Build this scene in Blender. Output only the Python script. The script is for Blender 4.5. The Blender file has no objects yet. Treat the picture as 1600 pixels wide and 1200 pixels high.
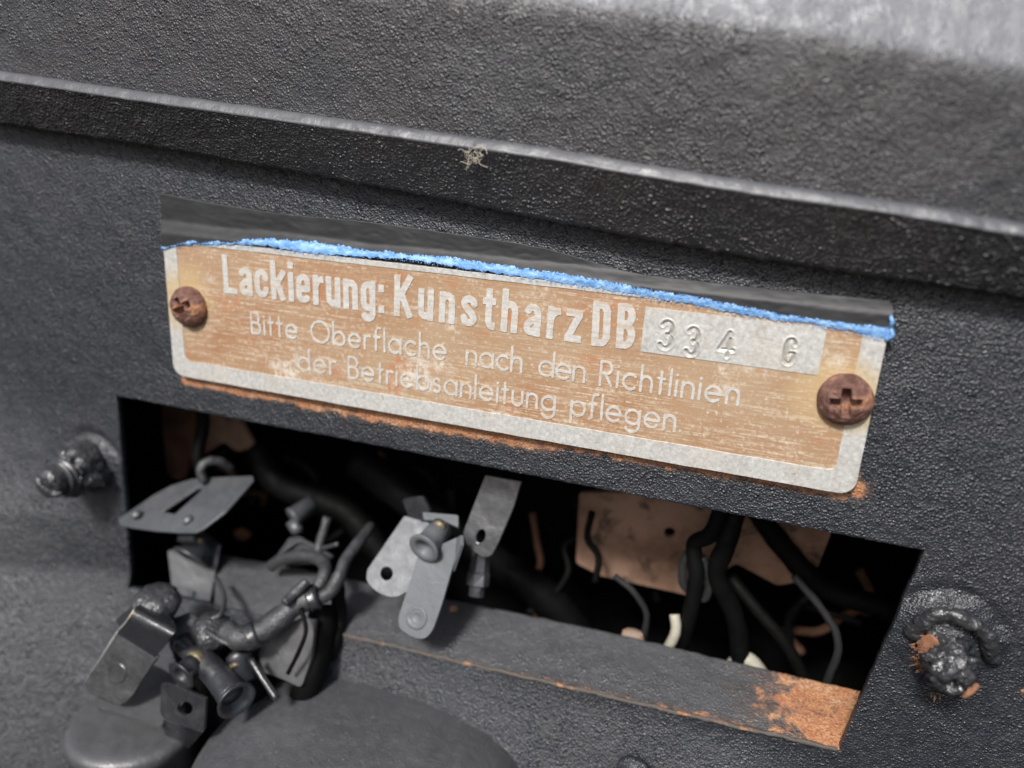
import bpy, bmesh, math, random
import numpy as np
from mathutils import Vector, Matrix, noise as mn
random.seed(7)
sc = bpy.context.scene
# ------------------------------------------------------------------ camera
# Body frame in millimetres: X right along the data plate, Y inward (into the bodywork), Z up.
# Origin = lower left corner of the data plate on the sheet metal.  d = distance outward from the sheet (= -Y).
S = 0.001
F = 1209.0
vx = np.array([3915, 617, -1209.]); vx /= np.linalg.norm(vx)
vd = np.array([-214, 3728, 1209.]); vd /= np.linalg.norm(vd)
vd -= vx * vd.dot(vx); vd /= np.linalg.norm(vd)
RW = np.array([vx, np.cross(vx, vd), -vd])
CAM = -RW @ (np.array([-528, -14, 1209.]) * .10105)
cd = bpy.data.cameras.new('camera'); cam = bpy.data.objects.new('camera', cd); sc.collection.objects.link(cam)
cd.sensor_width = 36; cd.lens = 36 * F / 1600
R3 = Matrix([[RW[i][0], -RW[i][1], -RW[i][2]] for i in range(3)])
cam.matrix_world = Matrix.Translation(Vector(CAM * S)) @ R3.to_4x4()
cd.clip_start = 0.004; cd.clip_end = 200
cd.dof.use_dof = True; cd.dof.focus_distance = 0.099; cd.dof.aperture_fstop = 12.5
sc.camera = cam

def ray(px, py):
    return RW @ np.array([px - 800, py - 600, F])
def at(px, py, d=0):
    v = ray(px, py); t = (-d - CAM[1]) / v[1]
    return Vector(CAM + v * t)
def atplane(px, py, o, n):
    v = Vector(ray(px, py)); c = Vector(CAM)
    return c + v * ((o - c).dot(n) / v.dot(n))

# ------------------------------------------------------------------ light
SUN = Vector((-0.10, -0.72, 0.74)).normalized()
w = bpy.data.worlds.new("World"); sc.world = w; w.use_nodes = True
nt = w.node_tree; bg = nt.nodes['Background']
sky = nt.nodes.new('ShaderNodeTexSky'); sky.sky_type = 'NISHITA'; sky.sun_disc = False
sky.sun_elevation = math.asin(SUN.z); sky.sun_rotation = math.atan2(SUN.x, SUN.y)
sky.dust_density = 3.5; sky.air_density = 0.8; sky.ozone_density = 0.6
nt.links.new(sky.outputs[0], bg.inputs[0]); bg.inputs[1].default_value = 0.12
sd = bpy.data.lights.new('sun', 'SUN'); sd.energy = 4.2; sd.angle = math.radians(9); sd.color = (1.0, .98, .955)
so = bpy.data.objects.new('sun', sd); sc.collection.objects.link(so)
so.rotation_euler = SUN.to_track_quat('Z', 'Y').to_euler(); so.location = SUN * 2
vs = sc.view_settings; vs.view_transform = 'Standard'; vs.look = 'None'; vs.gamma = 1; vs.exposure = 0.0

# ------------------------------------------------------------------ materials
class NM:
    def __init__(s, name):
        s.m = bpy.data.materials.new(name); s.m.use_nodes = True; s.t = s.m.node_tree; s.n = s.t.nodes
        s.b = s.n['Principled BSDF']; s.tc = s.n.new('ShaderNodeTexCoord').outputs['Object']
    def link(s, a, b): s.t.links.new(a, b)
    def put(s, sock, v):
        if isinstance(v, bpy.types.NodeSocket): s.link(v, sock)
        elif isinstance(v, (tuple, list)) and len(v) == 3 and len(sock.default_value) == 4: sock.default_value = (*v, 1)
        else: sock.default_value = v
    def noise(s, scale, detail=2, rough=.5, vec=None, stretch=None, dist=0):
        n = s.n.new('ShaderNodeTexNoise'); v = vec or s.tc
        if stretch:
            mp = s.n.new('ShaderNodeMapping'); mp.inputs['Scale'].default_value = stretch; s.link(v, mp.inputs[0]); v = mp.outputs[0]
        s.link(v, n.inputs['Vector']); n.inputs['Scale'].default_value = scale; n.inputs['Detail'].default_value = detail
        n.inputs['Roughness'].default_value = rough; n.inputs['Distortion'].default_value = dist
        return n.outputs['Fac']
    def vor(s, scale, feature='F1', rnd=1):
        n = s.n.new('ShaderNodeTexVoronoi'); n.feature = feature; s.link(s.tc, n.inputs['Vector']); n.inputs['Scale'].default_value = scale
        return n.outputs['Distance'], n.outputs['Color']
    def ramp(s, f, a, b, lo=0., hi=1.):
        n = s.n.new('ShaderNodeMapRange'); s.put(n.inputs[0], f)
        n.inputs[1].default_value = a; n.inputs[2].default_value = b; n.inputs[3].default_value = lo; n.inputs[4].default_value = hi
        return n.outputs[0]
    def math(s, op, a, b=0., c=0.):
        n = s.n.new('ShaderNodeMath'); n.operation = op; s.put(n.inputs[0], a); s.put(n.inputs[1], b); s.put(n.inputs[2], c); return n.outputs[0]
    def mix(s, f, a, b):
        n = s.n.new('ShaderNodeMix'); n.data_type = 'RGBA'; s.put(n.inputs[0], f); s.put(n.inputs[6], a); s.put(n.inputs[7], b); return n.outputs[2]
    def attr(s, name):
        n = s.n.new('ShaderNodeAttribute'); n.attribute_name = name; return n.outputs['Fac']
    def dist(s, p):
        n = s.n.new('ShaderNodeVectorMath'); n.operation = 'DISTANCE'; s.link(s.tc, n.inputs[0]); n.inputs[1].default_value = p; return n.outputs['Value']
    def bump(s, h, strength, dist, prev=None):
        n = s.n.new('ShaderNodeBump'); s.put(n.inputs['Strength'], strength); n.inputs['Distance'].default_value = dist
        s.put(n.inputs['Height'], h)
        if prev: s.link(prev, n.inputs['Normal'])
        return n.outputs[0]
    def out(s, col, rough, metal=0., normal=None, spec=.5):
        s.put(s.b.inputs['Base Color'], col); s.put(s.b.inputs['Roughness'], rough); s.put(s.b.inputs['Metallic'], metal)
        s.put(s.b.inputs['Specular IOR Level'], spec)
        if normal: s.link(normal, s.b.inputs['Normal'])
        return s.m

def rustcol(k):
    a = k.mix(k.ramp(k.noise(900, 4, .7), .3, .7), (.33, .125, .05), (.52, .26, .12))
    a = k.mix(k.ramp(k.noise(190, 5, .7), .50, .66, 0, .75), a, (.56, .36, .21))
    a = k.mix(k.ramp(k.noise(260, 5, .75, dist=.4), .54, .66, 0, .8), a, (.115, .055, .035))
    return k.mix(k.ramp(k.noise(3500, 2), .4, .75), a, (.16, .055, .025))

def paint(name, base=(.0155, .0185, .0245), rough=.45, grit=1., fine=1., rust=False, dust=.22, gscale=1.12, spec=.9, flecks=.45, sheen=False, brown=0.):
    k = NM(name)
    n1 = k.ramp(k.noise(1700 * gscale, 3, .55), .42, .74); n2 = k.noise(3800 * gscale, 2, .5); vd_, vc = k.vor(1900 * gscale)
    lump = k.ramp(vd_, .05, .45, 1, 0)
    dome_ = k.math('MULTIPLY', k.ramp(vd_, .0, .55, 1, 0), k.math('MULTIPLY', k.ramp(k.noise(900 * gscale, 2, .5), .42, .62), k.ramp(k.noise(110, 3, .6), .32, .62, .30, 1.25)))
    v2_, _c = k.vor(3100 * gscale)
    h = k.math('ADD', k.math('MULTIPLY', dome_, .75), k.math('MULTIPLY', k.ramp(v2_, .1, .6, 1, 0), .28))
    h = k.math('ADD', h, k.math('MULTIPLY', n1, .20))
    nm = k.bump(k.noise(160, 3, .5), .5 , .0010)
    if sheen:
        sh = k.ramp(k.math('ADD', k.attr('rust'), k.math('MULTIPLY', k.math('SUBTRACT', k.noise(500, 3, .6), .5), .5)), .25, .85)  # here the attribute is the mask of the painted sheen
    nm = k.bump(h, k.ramp(sh, 0, 1, 1, .45) if sheen else 1.0, .00025 * grit, nm)
    nm = k.bump(n2, .8 * fine, .00005, nm)
    d = k.ramp(k.noise(70, 4, .6), .42, .72, 0, dust)
    col = k.mix(d, base, tuple(c * 2.1 + .006 for c in base))
    if brown: col = k.mix(k.ramp(k.noise(48, 4, .6), .48, .68, 0, brown), col, (.052, .034, .028))
    sc_ = k.ramp(k.noise(1, 2, .5, stretch=(25, 25, 900), dist=.6), .73, .76, 0, .25); col = k.mix(sc_, col, (.10, .10, .105))
    fl = k.math('MULTIPLY', k.ramp(k.noise(2600, 1, .5), .72, .77), flecks)
    col = k.mix(fl, col, (.28, .28, .29))
    rg = k.ramp(k.noise(700, 3), .3, .7, rough - .10, rough + .13)
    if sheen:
        c2 = k.mix(k.ramp(k.noise(60, 4, .6), .4, .7), (.098, .106, .122), (.135, .143, .16))  # bright reflection above the crease painted in as lighter grey
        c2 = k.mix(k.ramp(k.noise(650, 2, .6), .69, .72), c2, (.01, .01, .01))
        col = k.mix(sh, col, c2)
    if rust:
        a = k.attr('rust')
        br = k.noise(420, 6, .7)
        m_ = k.ramp(k.math('ADD', a, k.math('MULTIPLY', k.math('SUBTRACT', br, .5), 1.7)), .44, .66)
        col = k.mix(m_, col, rustcol(k))
        tint = k.ramp(k.math('ADD', a, k.math('MULTIPLY', k.math('SUBTRACT', br, .5), 1.3)), .15, .5, 0, .5)
        col = k.mix(k.math('MULTIPLY', tint, k.math('SUBTRACT', 1., m_)), col, (.09, .055, .04))
        rg = k.mix(m_, rg, (.85, .85, .85))
    return k.out(col, rg, 0, nm, spec)

M = {}
M['blackmetal'] = paint('satin_black_terminal', base=(.020, .0215, .025), grit=.08, fine=.6, rough=.34, dust=.2, flecks=.1)
M['panel'] = paint('gritty_black_paint', rust=True, brown=.06)
M['rail'] = paint('coarse_black_paint', base=(.021, .021, .0235), grit=1.5, rough=.46, gscale=.95, brown=.25)
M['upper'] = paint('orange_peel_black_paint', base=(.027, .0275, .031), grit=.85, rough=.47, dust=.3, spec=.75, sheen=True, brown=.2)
k = NM('edge_highlight_black_paint')
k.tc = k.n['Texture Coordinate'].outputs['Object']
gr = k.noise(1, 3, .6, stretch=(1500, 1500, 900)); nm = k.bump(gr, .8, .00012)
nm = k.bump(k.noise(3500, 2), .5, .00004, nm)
col = k.mix(k.ramp(k.noise(60, 4, .6), .4, .7), (.070, .073, .082), (.10, .103, .11))  # lighter greys put the rail edge's highlight into the colour
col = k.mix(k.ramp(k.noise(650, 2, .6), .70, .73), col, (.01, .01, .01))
M['edge_highlight'] = k.out(col, k.ramp(k.noise(900, 2), .3, .7, .42, .54), 0, nm, .75)
M['ledge'] = paint('ledge_black_paint', base=(.060, .062, .067), rust=True, grit=.7)
M['smooth'] = paint('satin_black_metal', base=(.034, .036, .040), grit=.08, fine=.6, rough=.36, dust=.2, flecks=.1)
M['satin'] = paint('grey_sprayed_metal', base=(.062, .066, .072), grit=.12, fine=.9, rough=.40, dust=.3)
M['pale'] = paint('pale_sprayed_metal', base=(.115, .123, .133), grit=.16, fine=.8, rough=.48, dust=.2, spec=.5, flecks=.1)
M['can'] = paint('dusty_black_casing', base=(.058, .059, .062), grit=.13, fine=.8, rough=.42, dust=.5)
M['dome'] = paint('dusty_black_dome_paint', base=(.047, .049, .053), grit=.28, fine=.8, rough=.52, dust=.4)
M['wrinkle'] = paint('wrinkled_black_rubber', base=(.028, .029, .032), grit=1.0, rough=.38, gscale=.6)
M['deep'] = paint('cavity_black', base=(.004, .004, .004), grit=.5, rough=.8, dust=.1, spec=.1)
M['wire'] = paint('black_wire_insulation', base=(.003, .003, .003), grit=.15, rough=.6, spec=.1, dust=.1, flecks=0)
M['wiredim'] = paint('dull_wire_insulation', base=(.018, .018, .019), grit=.15, rough=.6, spec=.2, dust=.2, flecks=0)
M['wiregrey'] = paint('oversprayed_wire', base=(.028, .030, .033), grit=.5, rough=.55)
def simple(name, c1, c2, scale, rough, metal=0., bmp=.3, bd=.0002):
    k = NM(name); n = k.noise(scale, 4, .65)
    return k.out(k.mix(k.ramp(n, .35, .68), c1, c2), rough, metal, k.bump(k.noise(scale * 2.2, 3), bmp, bd))
M['brass'] = simple('dull_brass', (.30, .25, .15), (.10, .085, .06), 900, .5, .4)
k = NM('rusty_primer')
col = k.mix(k.ramp(k.noise(80, 4, .7), .38, .62), (.29, .18, .125), (.15, .085, .055))
col = k.mix(k.ramp(k.noise(150, 4, .7, dist=.5), .56, .64, 0, .85), col, (.05, .03, .022))
M['tan'] = k.out(col, .85, 0, k.bump(k.noise(400, 4, .7), .5, .0004))
M['tandark'] = simple('dark_rust', (.21, .10, .055), (.07, .035, .022), 200, .85, 0)
M['cream'] = simple('cream_wire', (.42, .40, .33), (.3, .28, .22), 400, .6)
M['rustbits'] = simple('bare_rust', (.34, .16, .085), (.13, .06, .035), 900, .9)
M['lint'] = simple('lint_fibre', (.5, .46, .38), (.35, .32, .26), 900, .9)

# aluminium of the plate
def alu(name, streak=0.):
    k = NM(name)
    a = k.mix(k.ramp(k.noise(1700, 4, .75), .36, .66), (.46, .46, .44), (.70, .695, .67))
    a = k.mix(k.ramp(k.noise(160, 4, .6), .5, .75, 0, .35), a, (.62, .55, .42))
    a = k.mix(k.ramp(k.noise(420, 5, .75), .55, .68, 0, .5), a, (.40, .37, .31))
    sp = k.ramp(k.noise(900, 3, .6), .66, .74, 0, .6)
    a = k.mix(sp, a, (.22, .16, .10))
    for p in ((.0032, -.0012, .0124), (.0972, -.0012, .0127)):
        hal = k.math('ADD', k.dist(p), k.math('MULTIPLY', k.math('SUBTRACT', k.noise(300, 3), .5), .004))
        a = k.mix(k.ramp(hal, .0028, .0058, .55, 0), a, (.62, .43, .14))
    if streak: a = k.mix(.25, a, (.84, .83, .79))
    if name == 'stamped_aluminium': a = k.mix(k.ramp(k.attr('rust'), .1, .9, 0, .42), a, (.15, .13, .10))  # here the attribute only darkens the stamped strokes
    if streak:
        st = k.ramp(k.noise(1, 3, .6, stretch=(90, 90, 3800)), .52, .62, 0, streak)
        a = k.mix(st, a, (.55, .36, .20))
    nm = k.bump(k.noise(2600, 3, .7), .5, .00006)
    nm = k.bump(k.noise(500, 2, .5), .3, .00012, nm)
    return k.out(a, k.ramp(k.noise(900, 2), .3, .7, .38, .62), .30, nm)
M['alu'] = alu('weathered_aluminium')
M['alustamp'] = alu('stamped_aluminium')
M['aluletter'] = alu('worn_letter_aluminium', .45)

k = NM('tan_plate_lacquer')
col = k.mix(k.ramp(k.noise(130, 5, .65), .35, .68), (.34, .180, .090), (.39, .25, .15))
col = k.mix(k.ramp(k.noise(2400, 3, .7), .45, .75, 0, .35), col, (.40, .20, .10))
zone = k.ramp(k.noise(55, 3, .5, stretch=(.6, 1, 1.6)), .32, .60, .15, 1.)
s1 = k.ramp(k.noise(1, 4, .7, stretch=(150, 150, 3600)), .50, .62)
s2 = k.ramp(k.noise(1, 3, .6, stretch=(260, 260, 2100), dist=.2), .54, .70)
brk = k.ramp(k.noise(1700, 3, .7), .38, .56)
st = k.math('MULTIPLY', k.math('MULTIPLY', k.math('MAXIMUM', s1, k.math('MULTIPLY', s2, .8)), zone), brk)
st = k.math('MINIMUM', k.math('MULTIPLY', st, 1.25), 1.)
scf = k.math('MULTIPLY', k.ramp(k.noise(75, 6, .72), .56, .64), k.ramp(k.noise(1100, 4, .8), .42, .58))
col = k.mix(k.math('MULTIPLY', st, .72), col, (.70, .63, .50))
col = k.mix(k.ramp(k.noise(38, 3, .5), .45, .65, 0, .35), col, (.48, .40, .27))
col = k.mix(k.math('MULTIPLY', scf, .75), col, (.74, .70, .62))
sp = k.ramp(k.noise(1900, 4, .8), .58, .70, 0, .75)
col = k.mix(sp, col, (.78, .72, .62))
col = k.mix(k.ramp(k.noise(210, 5, .7), .57, .68, 0, .6), col, (.45, .16, .06))
for p in ((.0042, -.001, .0135), (.0962, -.001, .0127)):
    hal = k.math('ADD', k.dist(p), k.math('MULTIPLY', k.math('SUBTRACT', k.noise(260, 4), .5), .007))
    col = k.mix(k.ramp(hal, .003, .0058, .5, 0), col, (.58, .44, .23))
nm = k.bump(k.noise(2400, 3, .7), .5, .00006)
nm = k.bump(s1, .25, .00003, nm)
M['tanpaint'] = k.out(col, .55, .12, nm)

k = NM('smooth_black_tape')
nm = k.bump(k.noise(220, 3, .5, stretch=(.35, 1, 1)), .6, .0006)
nm = k.bump(k.noise(2200, 2), .25, .00005, nm)
col = k.mix(k.ramp(k.noise(150, 4, .6), .45, .7), (.021, .022, .024), (.032, .033, .035))
M['tape'] = k.out(col, .55, 0, nm)
k = NM('blue_tape_paper')
col = k.mix(k.ramp(k.noise(1300, 4, .7, stretch=(.6, 1, 1.2)), .40, .62), (.11, .27, .56), (.30, .51, .79))
M['blue'] = k.out(col, .8, 0, k.bump(k.noise(1800, 3, .7), .8, .0002))
k = NM('rusted_screw_steel')
col = k.mix(k.ramp(k.noise(420, 5, .8), .38, .62), (.09, .038, .026), (.25, .135, .105))
col = k.mix(k.ramp(k.noise(380, 3, .6), .56, .70, 0, .8), col, (.55, .26, .11))
M['screw'] = k.out(col, .72, .15, k.bump(k.noise(1500, 5, .75), .9, .00025))

# ------------------------------------------------------------------ builders
def link(o):
    sc.collection.objects.link(o); return o
def thing(name, label, cat, loc, group=None):
    o = link(bpy.data.objects.new(name, None)); o.location = Vector(loc) * S; o.empty_display_size = .003
    o['label'] = label; o['category'] = cat
    if group: o['group'] = group
    return o
def build(name, verts, faces, mat, parent=None, smooth=False, attr=None, bevel=0, origin=None, label=None):
    """mesh from world millimetre coordinates, origin at the thing's base"""
    off = Vector((0, 0, 0))
    if parent:
        off = Vector(parent.location)
        q = parent.parent
        while q: off += Vector(q.location); q = q.parent
    elif origin is not None: off = Vector(origin) * S
    me = bpy.data.meshes.new(name)
    me.from_pydata([tuple(Vector(v) * S - off) for v in verts], [], faces); me.update()
    if smooth: me.polygons.foreach_set('use_smooth', [True] * len(me.polygons))
    if attr is not None:
        a = me.attributes.new('rust', 'FLOAT', 'POINT'); a.data.foreach_set('value', attr)
    o = link(bpy.data.objects.new(name, me)); me.materials.append(M[mat] if isinstance(mat, str) else mat)
    if parent: o.parent = parent
    else: o.location = off
    if label: o['label'] = label
    if bevel:
        b = o.modifiers.new('b', 'BEVEL'); b.width = bevel * S; b.segments = 2; b.limit_method = 'ANGLE'; b.angle_limit = .6
        b.harden_normals = False
    return o
def tagtop(o, label, cat, group=None):
    o['label'] = label; o['category'] = cat
    if group: o['group'] = group
    return o
def nz(v, s, seed=0):
    return mn.noise(Vector((v[0] * s + seed * 7.3, v[1] * s + seed * 3.1, v[2] * s - seed)))
def grid(nu, nv, f):
    V = [f(i / (nu - 1), j / (nv - 1)) for j in range(nv) for i in range(nu)]
    Q = [(j * nu + i, j * nu + i + 1, (j + 1) * nu + i + 1, (j + 1) * nu + i) for j in range(nv - 1) for i in range(nu - 1)]
    return V, Q
def interp(pts, x):
    """smooth polyline through (x,y,...) samples"""
    n = len(pts); x = max(pts[0][0], min(pts[-1][0], x))
    for i in range(n - 1):
        if x <= pts[i + 1][0]: break
    a, b = pts[i], pts[i + 1]; h = b[0] - a[0]; t = (x - a[0]) / h
    out = []
    for c in range(1, len(a)):
        m0 = (b[c] - pts[i - 1][c]) / (b[0] - pts[i - 1][0]) if i > 0 else (b[c] - a[c]) / h
        m1 = (pts[i + 2][c] - a[c]) / (pts[i + 2][0] - a[0]) if i + 2 < n else (b[c] - a[c]) / h
        t2, t3 = t * t, t * t * t
        out.append((2 * t3 - 3 * t2 + 1) * a[c] + (t3 - 2 * t2 + t) * h * m0 + (-2 * t3 + 3 * t2) * b[c] + (t3 - t2) * h * m1)
    return out[0] if len(out) == 1 else out
def frame_of(n):
    n = n.normalized(); a = Vector((0, 0, 1)) if abs(n.z) < .9 else Vector((1, 0, 0))
    u = n.cross(a).normalized(); return u, n.cross(u).normalized(), n
def lathe(P, axis, prof, seg=40, amp=0, fr=.8, seed=0, squash=1.):
    """prof: list of (height along axis, radius), from base to tip"""
    u, v, n = frame_of(axis); V = []; Fc = []
    for (h, r) in prof:
        for k_ in range(seg):
            a = 2 * math.pi * k_ / seg
            p = P + n * h + (u * math.cos(a) + v * math.sin(a) * squash) * max(r, .001)
            if amp and r > .01:
                dr = (p - P - n * h).normalized(); q = nz(p, fr, seed) + .5 * nz(p, fr * 2.3, seed + 3)
                p = p + dr * amp * q + n * amp * .5 * nz(p, fr, seed + 9)
            V.append(p)
    m = len(prof)
    for j in range(m - 1):
        for k_ in range(seg):
            k2 = (k_ + 1) % seg
            Fc.append((j * seg + k_, j * seg + k2, (j + 1) * seg + k2, (j + 1) * seg + k_))
    Fc.append(tuple(range(seg - 1, -1, -1))); Fc.append(tuple((m - 1) * seg + k_ for k_ in range(seg)))
    return V, Fc
def catmull(P, n=8):
    P = [Vector(p) for p in P]
    if len(P) < 3: return [P[0].lerp(P[-1], i / n) for i in range(n + 1)]
    Q = [2 * P[0] - P[1]] + P + [2 * P[-1] - P[-2]]; out = []
    for i in range(1, len(Q) - 2):
        for k_ in range(n):
            t = k_ / n; a, b, c, d = Q[i - 1], Q[i], Q[i + 1], Q[i + 2]
            out.append(.5 * ((2 * b) + (c - a) * t + (2 * a - 5 * b + 4 * c - d) * t * t + (3 * b - a - 3 * c + d) * t ** 3))
    out.append(P[-1]); return out
def tube(P, r, seg=12, n=8, amp=0, fr=.8, seed=0, r1=None):
    C = catmull(P, n); V = []; Fc = []; m = len(C); up = None
    for i, c in enumerate(C):
        t = (C[min(i + 1, m - 1)] - C[max(i - 1, 0)]).normalized()
        if up is None: up = frame_of(t)[0]
        up = (up - t * up.dot(t)).normalized(); sd_ = t.cross(up)
        rr = r if r1 is None else r + (r1 - r) * i / (m - 1)
        if callable(rr): rr = rr(i / (m - 1))
        for k_ in range(seg):
            a = 2 * math.pi * k_ / seg; dr = up * math.cos(a) + sd_ * math.sin(a)
            q = 1 + (amp * (nz(c + dr, fr, seed) + .6 * nz(c + dr, fr * 2.5, seed + 5)) if amp else 0)
            V.append(c + dr * rr * q)
    for j in range(m - 1):
        for k_ in range(seg):
            k2 = (k_ + 1) % seg; Fc.append((j * seg + k_, j * seg + k2, (j + 1) * seg + k2, (j + 1) * seg + k_))
    Fc.append(tuple(range(seg - 1, -1, -1))); Fc.append(tuple((m - 1) * seg + k_ for k_ in range(seg)))
    return V, Fc
def merge(*ms):
    V = []; Fc = []
    for (v, f) in ms:
        o = len(V); V += list(v); Fc += [tuple(i + o for i in q) for q in f]
    return V, Fc
def circpx(cx, cy, rx, ry, n=20, ang=0):
    ca, sa = math.cos(ang), math.sin(ang)
    return [(cx + rx * math.cos(2 * math.pi * i / n) * ca - ry * math.sin(2 * math.pi * i / n) * sa,
             cy + rx * math.cos(2 * math.pi * i / n) * sa + ry * math.sin(2 * math.pi * i / n) * ca) for i in range(n)]
def roundpoly(P, r):
    """round the corners of a pixel outline; r = radius per corner or one number"""
    out = []; n = len(P)
    for i in range(n):
        a, b, c = Vector(P[i - 1]), Vector(P[i]), Vector(P[(i + 1) % n])
        rr = r[i] if isinstance(r, (list, tuple)) else r
        if rr <= 0: out.append(tuple(b)); continue
        rr = min(rr, (a - b).length * .48, (c - b).length * .48)
        p0 = b + (a - b).normalized() * rr; p1 = b + (c - b).normalized() * rr
        for k_ in range(6):
            t = k_ / 5; out.append(tuple(p0 * (1 - t) ** 2 + b * 2 * t * (1 - t) + p1 * t * t))
    return out
def plate_mesh(outline, holes, t, n):
    """flat sheet with holes: outline/holes are world points, extruded by t along -n"""
    bm = bmesh.new(); es = []; loops = []
    for L in [outline] + holes:
        vs_ = [bm.verts.new(p) for p in L]; loops.append(vs_)
        for i in range(len(vs_)): es.append(bm.edges.new((vs_[i], vs_[(i + 1) % len(vs_)])))
    bmesh.ops.triangle_fill(bm, use_beauty=True, use_dissolve=False, edges=es, normal=n)
    top = [f for f in bm.faces]
    for f in top:
        if f.normal.dot(n) < 0: f.normal_flip()
    bot = {}
    for L in loops:
        for v in L: bot[v] = bm.verts.new(v.co - n * t)
    for f in top: bm.faces.new([bot[v] for v in reversed(f.verts)])
    for L in loops:
        for i in range(len(L)):
            a, b = L[i], L[(i + 1) % len(L)]; bm.faces.new((a, bot[a], bot[b], b))
    bmesh.ops.recalc_face_normals(bm, faces=bm.faces)
    bm.verts.index_update()
    V = [v.co.copy() for v in bm.verts]; Fc = [tuple(v.index for v in f.verts) for f in bm.faces]; bm.free()
    return V, Fc
def pxsheet(name, outline, anchors, t, mat, parent, holes=(), bevel=.12, label=None, bend=None):
    A = [at(*a) for a in anchors]; n = (A[1] - A[0]).cross(A[2] - A[0]).normalized()
    if n.dot(Vector(CAM) - A[0]) < 0: n = -n
    V, Fc = plate_mesh([atplane(x, y, A[0], n) for x, y in outline], [[atplane(x, y, A[0], n) for x, y in h] for h in holes], t, n)
    return build(name, V, Fc, mat, parent, bevel=bevel, label=label), n, A[0]

# ------------------------------------------------------------------ the painted bodywork
body = thing('car_bodywork', 'black gritty painted sheet metal with rectangular cut-out, folded rail and ledge', 'car body', (0, 0, 0))
hTL, hTR, hBR, hBL = at(180, 618), at(1445, 860), at(1312, 1172), at(208, 915)
# (sheet) a frame of four patches around the opening
XL, XR, ZB, ZT = -75, 150, -115, 46
oTL, oTR, oBR, oBL = Vector((XL, 0, ZT)), Vector((XR, 0, ZT)), Vector((XR, 0, ZB)), Vector((XL, 0, ZB))
rsc = [(at(300, 600), at(900, 715)), (at(560, 640), at(860, 700))]
def seg_d(p, a, b):
    ab = b - a; t = max(0, min(1, (p - a).dot(ab) / ab.dot(ab))); return (p - a - ab * t).length
studL, studR = at(150, 722), at(1475, 990)
rspots = [(at(103, 983), .5), (at(1340, 765), 1.2), (at(1602, 1082), .5), (at(1330, 745), 1.0), (at(1450, 1022), 1.5), (at(1468, 1050), .8)]
def panel_shape(p):
    x, z = p.x, p.z; r = 0; y = 0.
    y += -.25 * mn.noise(Vector((x * .05, 0, z * .05))) - .03 * mn.noise(Vector((x * .4, 3, z * .4)))
    # soft swelling and dents round the studs
    dl = (Vector((x, 0, z)) - studL).length; dr = (Vector((x, 0, z)) - studR).length
    y -= 1.3 * math.exp(-(dl / 3.6) ** 2) * (1 + .3 * nz((x, 0, z), .9))
    y -= 2.2 * math.exp(-(dr / 4.4) ** 2) * (1 + .35 * nz((x, 0, z), .8))
    y += .55 * math.exp(-((dr - 6.0) / .9) ** 2) * (1 if z > studR.z + 1 else 0) * min(1, (z - studR.z - 1) / 2 if z > studR.z + 1 else 0)
    y += .5 * math.exp(-((dl - 5.2) / .8) ** 2) * (1 if z > studL.z + 1 else 0) * min(1, (z - studL.z - 1) / 2 if z > studL.z + 1 else 0)
    d1 = seg_d(Vector((x, 0, z)), Vector((2, 0, -.6)), Vector((62, 0, -.4)))
    r = max(r, 1.05 - d1 / 2.0 * (1.0 if x > 22 else 1.5))
    r = max(r, .75 - seg_d(Vector((x, 0, z)), Vector((60, 0, -.2)), Vector((99, 0, -.2))) / 1.7)
    for c, q in rspots: r = max(r, 1.05 - (Vector((x, 0, z)) - c).length / q * .55)
    sx_ = max(0, min(1, (108 - x) / 16)); sx_ = sx_ * sx_ * (3 - 2 * sx_); q = -37.5 - z
    if q > 0: y -= sx_ * .36 * (q - 2 * (1 - math.exp(-q / 2)))
    if x < -8 and z < -4:
        e_ = min(1, (-8 - x) / 38); y -= e_ * e_ * (3 - 2 * e_) * .30 * (-4 - z) * min(1, (-4 - z) / 25)
    return Vector((x, y, z)), max(0, r)
V = []; Fc = []; A = []
def jag(p, s):  # ragged cut edge
    return p + Vector((.10 * nz(p, 1.1, s) + .07 * nz(p, 3, s), 0, .10 * nz(p, 1.3, s + 2) + .07 * nz(p, 3.4, s)))
for (h0, h1, o0, o1, nu, nv) in ((hTL, hTR, oTL, oTR, 420, 90), (hTR, hBR, oTR, oBR, 160, 90), (hBR, hBL, oBR, oBL, 380, 120), (hBL, hTL, oBL, oTL, 160, 100)):
    base = len(V)
    for j in range(nv):
        t = (j / (nv - 1)) ** 1.15
        for i in range(nu):
            s_ = i / (nu - 1)
            p, r = panel_shape(jag(h0.lerp(h1, s_), 1).lerp(o0.lerp(o1, s_), t)); V.append(p); A.append(r)
    for j in range(nv - 1):
        for i in range(nu - 1):
            a = base + j * nu + i; Fc.append((a, a + 1, a + nu + 1, a + nu))
    # the cut edge: rounded lip and 1.1 mm of sheet thickness
    b2 = len(V)
    for dy, ins in ((.10, .06), (1.1, .10), (1.15, -1.2)):
        for i in range(nu):
            p = V[base + i]; c = (hTL + hBR) * .5; q = Vector(((c - p).x, 0, (c - p).z)); q = (h1 - h0).normalized().cross(Vector((0, 1, 0)))
            if q.dot(c - p) < 0: q = -q
            V.append(p + Vector((0, dy, 0)) + q * ins); A.append(A[base + i])
    for j in range(3):
        for i in range(nu - 1):
            a = (base if j == 0 else b2 + (j - 1) * nu) + i; c_ = b2 + j * nu + i
            Fc.append((a, c_, c_ + 1, a + 1))
build('front_sheet', V, Fc, 'panel', body, smooth=True, attr=A)

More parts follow.
